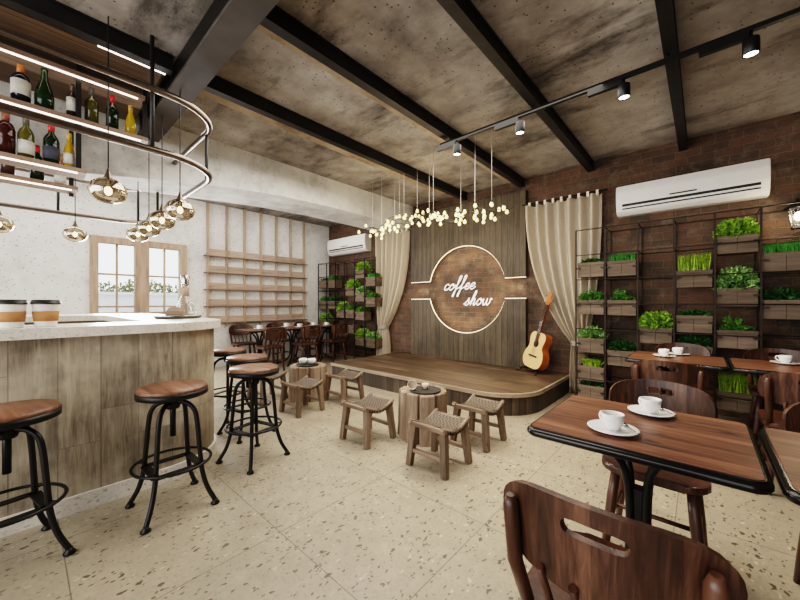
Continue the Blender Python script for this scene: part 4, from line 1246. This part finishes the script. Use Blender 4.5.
# ---------------------------------------------------------------- track and spots
tk = thing('lighting_track', 'long black ceiling lighting track crossing the joists', 'lighting track', (0, 3.11, 3.0))
MB().box((-0.3, 0, 0.0), (3.75, 0.034, 0.03)).build('rail', M['black'], tk)
for x in (-2.05, -1.155, -0.19, 0.78):
    MB().tube([(x, 0, 0.01), (x, 0, 0.05)], 0.008, 6).build('hanger', M['black'], tk)
spt = thing('track_spotlight', '', 'spotlight')
MB().box((-0.13, 0, 0.072), (0.24, 0.036, 0.044)).build('adapter', M['black'], spt)
MB().tube([(0, 0, 0.095), (0, 0, 0.03)], 0.009, 8).build('stem', M['black'], spt)
MB().lathe([(0, 0.045), (0.038, 0.045), (0.041, 0.041), (0.041, -0.052), (0.037, -0.056), (0.035, -0.048), (0.0, -0.048)], 24).build('lamp_head', M['black'], spt)
MB().lathe([(0, -0.0490), (0.0345, -0.0490)], 24).build('lens', M['lens'], spt)
def trackx(u):
    a = (u - 400) / 339.0
    d = 3.11 / (0.7455 + 0.6665 * a)
    return d * (-0.6665 + 0.7455 * a)
SPX = [trackx(u) for u in (457, 520, 624, 751)]
for i, x in enumerate(SPX):
    place(spt, i, (x, 3.11, 2.892), 0, ('black track spotlight above the hanging bulb cluster', 'black track spotlight between the second and third joists', 'black track spotlight next to the third joist, toward the planters', 'black track spotlight over the large air conditioner side')[i], 'spotlights on the track')

# ---------------------------------------------------------------- bulb cluster chandelier
cl = thing('cluster_chandelier', 'wavy cluster of small glowing bulbs hanging before the stage panel', 'chandelier', (0, 3.65, 0))
r = random.Random(12)
def wave(t):                                       # t 0..1 from the far end
    return -3.95 + 2.3 * t, 2.40 - 0.13 * t + 0.035 * math.sin(2 * PI * (t * 1.5 - 0.35)) + 0.05 * math.sin(PI * t) - 0.02 * (1 - t)
wires = MB()
for off, ph_ in ((-0.12, 0.3), (0.0, 1.4), (0.12, 2.7)):
    wires.tube(smooth_path([(wave(i / 14)[0], off + 0.06 * math.sin(i * 1.3 + ph_), wave(i / 14)[1] + 0.05 * math.sin(i * 1.7 + ph_) + 0.02) for i in range(15)], 4), 0.004, 5)
wires.build('wire', M['black'], cl)
tops = []
for i in range(96):
    t = min(1, max(0, (i + 0.5) / 96 + r.uniform(-.012, .012)))
    x, z = wave(t)
    y = r.uniform(-0.20, 0.20); z += r.uniform(-0.085, 0.10)
    bl = MB().lathe([(0, -0.023), (0.012, -0.020), (0.020, -0.008), (0.020, 0.003), (0.012, 0.020), (0.009, 0.03), (0, 0.03)], 10, (x, y, z)).build('bulb', M['bulb'], cl)
    if i % 8 == 3:
        tops.append((x, y, z))
    MB().lathe([(0, 0.028), (0.010, 0.028), (0.010, 0.045), (0, 0.048)], 8, (x, y, z)).build('bulb_holder', M['black'], bl)
for x, y, z in tops:
    MB().tube([(x, y, z + 0.04), (x, y, ZC)], 0.003, 5).build('cord', M['cable'], cl)

# ---------------------------------------------------------------- lights, world, camera
def area(name, loc, rot, sx, sy, power, col=(1, 1, 1), spread=None):
    l = bpy.data.lights.new(name, 'AREA'); l.shape = 'RECTANGLE'; l.size = sx; l.size_y = sy; l.energy = power; l.color = col
    if spread: l.spread = spread
    o = bpy.data.objects.new(name, l); COL.objects.link(o); o.location = loc; o.rotation_euler = rot
    return o
area('daylight_front', (-3.6, YF + 0.1, 1.8), (rad(90), 0, rad(8)), 6.0, 2.4, 110, (1.0, 0.96, 0.90))
area('window_light', (XL + 0.08, (WY0 + WY1) / 2, 1.65), (rad(90), 0, rad(-90)), 1.2, 1.2, 90, (0.97, 0.98, 1.0))
area('back_bay_fill', (-6.0, 2.2, 3.1), (0, rad(10), 0), 1.2, 5.0, 45, (1.0, 0.96, 0.9))  # added fill that brightens the plaster wall bay, no fitting modelled
area('room_overhead_fill', (-2.2, 2.2, 3.0), (0, 0, 0), 3.2, 2.4, 100, (1.0, 0.94, 0.86))  # overhead fill added to lift the whole room, no real lamp here
def spot(loc, power, size=85, col=(1.0, 0.88, 0.70), tilt=(0, 0, 0)):
    l = bpy.data.lights.new('track_lamp', 'SPOT'); l.energy = power; l.spot_size = rad(size); l.spot_blend = 0.7; l.color = col; l.shadow_soft_size = 0.06
    o = bpy.data.objects.new('track_lamp', l); COL.objects.link(o); o.location = loc; o.rotation_euler = tilt
for x in SPX:
    spot((x, 3.11, 2.80), 60)
def point(loc, power, col=(1.0, 0.82, 0.58), rs=0.08):
    l = bpy.data.lights.new('lamp_glow', 'POINT'); l.energy = power; l.color = col; l.shadow_soft_size = rs
    o = bpy.data.objects.new('lamp_glow', l); COL.objects.link(o); o.location = loc
point((-3.4, 3.65, 2.22), 14, rs=0.2); point((-2.4, 3.65, 2.26), 14, rs=0.2)
point((0.675, YB - 0.30, 2.08), 6)
for k in range(14):
    a = 2 * PI * (k + 0.5) / 14
    point((CX + 0.60 * math.cos(a), YB - 0.13, CZ + 0.60 * math.sin(a)), 0.85, (1.0, 0.80, 0.55), 0.05)
for x in (-4.1, -3.95, -2.25, -2.12):
    point((x, YB - 0.06, CZ), 0.35, (1.0, 0.80, 0.55), 0.03)

wd = bpy.data.worlds.new('sky'); SC.world = wd; wd.use_nodes = True
bg = wd.node_tree.nodes['Background']
bg.inputs['Color'].default_value = (0.95, 0.97, 1.0, 1); bg.inputs['Strength'].default_value = 2.1

cam = bpy.data.cameras.new('camera'); co = bpy.data.objects.new('camera', cam); COL.objects.link(co)
cam.sensor_width = 36; cam.lens = 339 / 800 * 36; cam.shift_y = 3 / 800
cam.clip_start = 0.05
co.location = (0, 0, 1.25); co.rotation_euler = (rad(90), 0, rad(41.8))
SC.camera = co
SC.view_settings.view_transform = 'Filmic'
SC.view_settings.look = 'High Contrast'
SC.view_settings.exposure = 0.2
SC.cycles.use_denoising = True
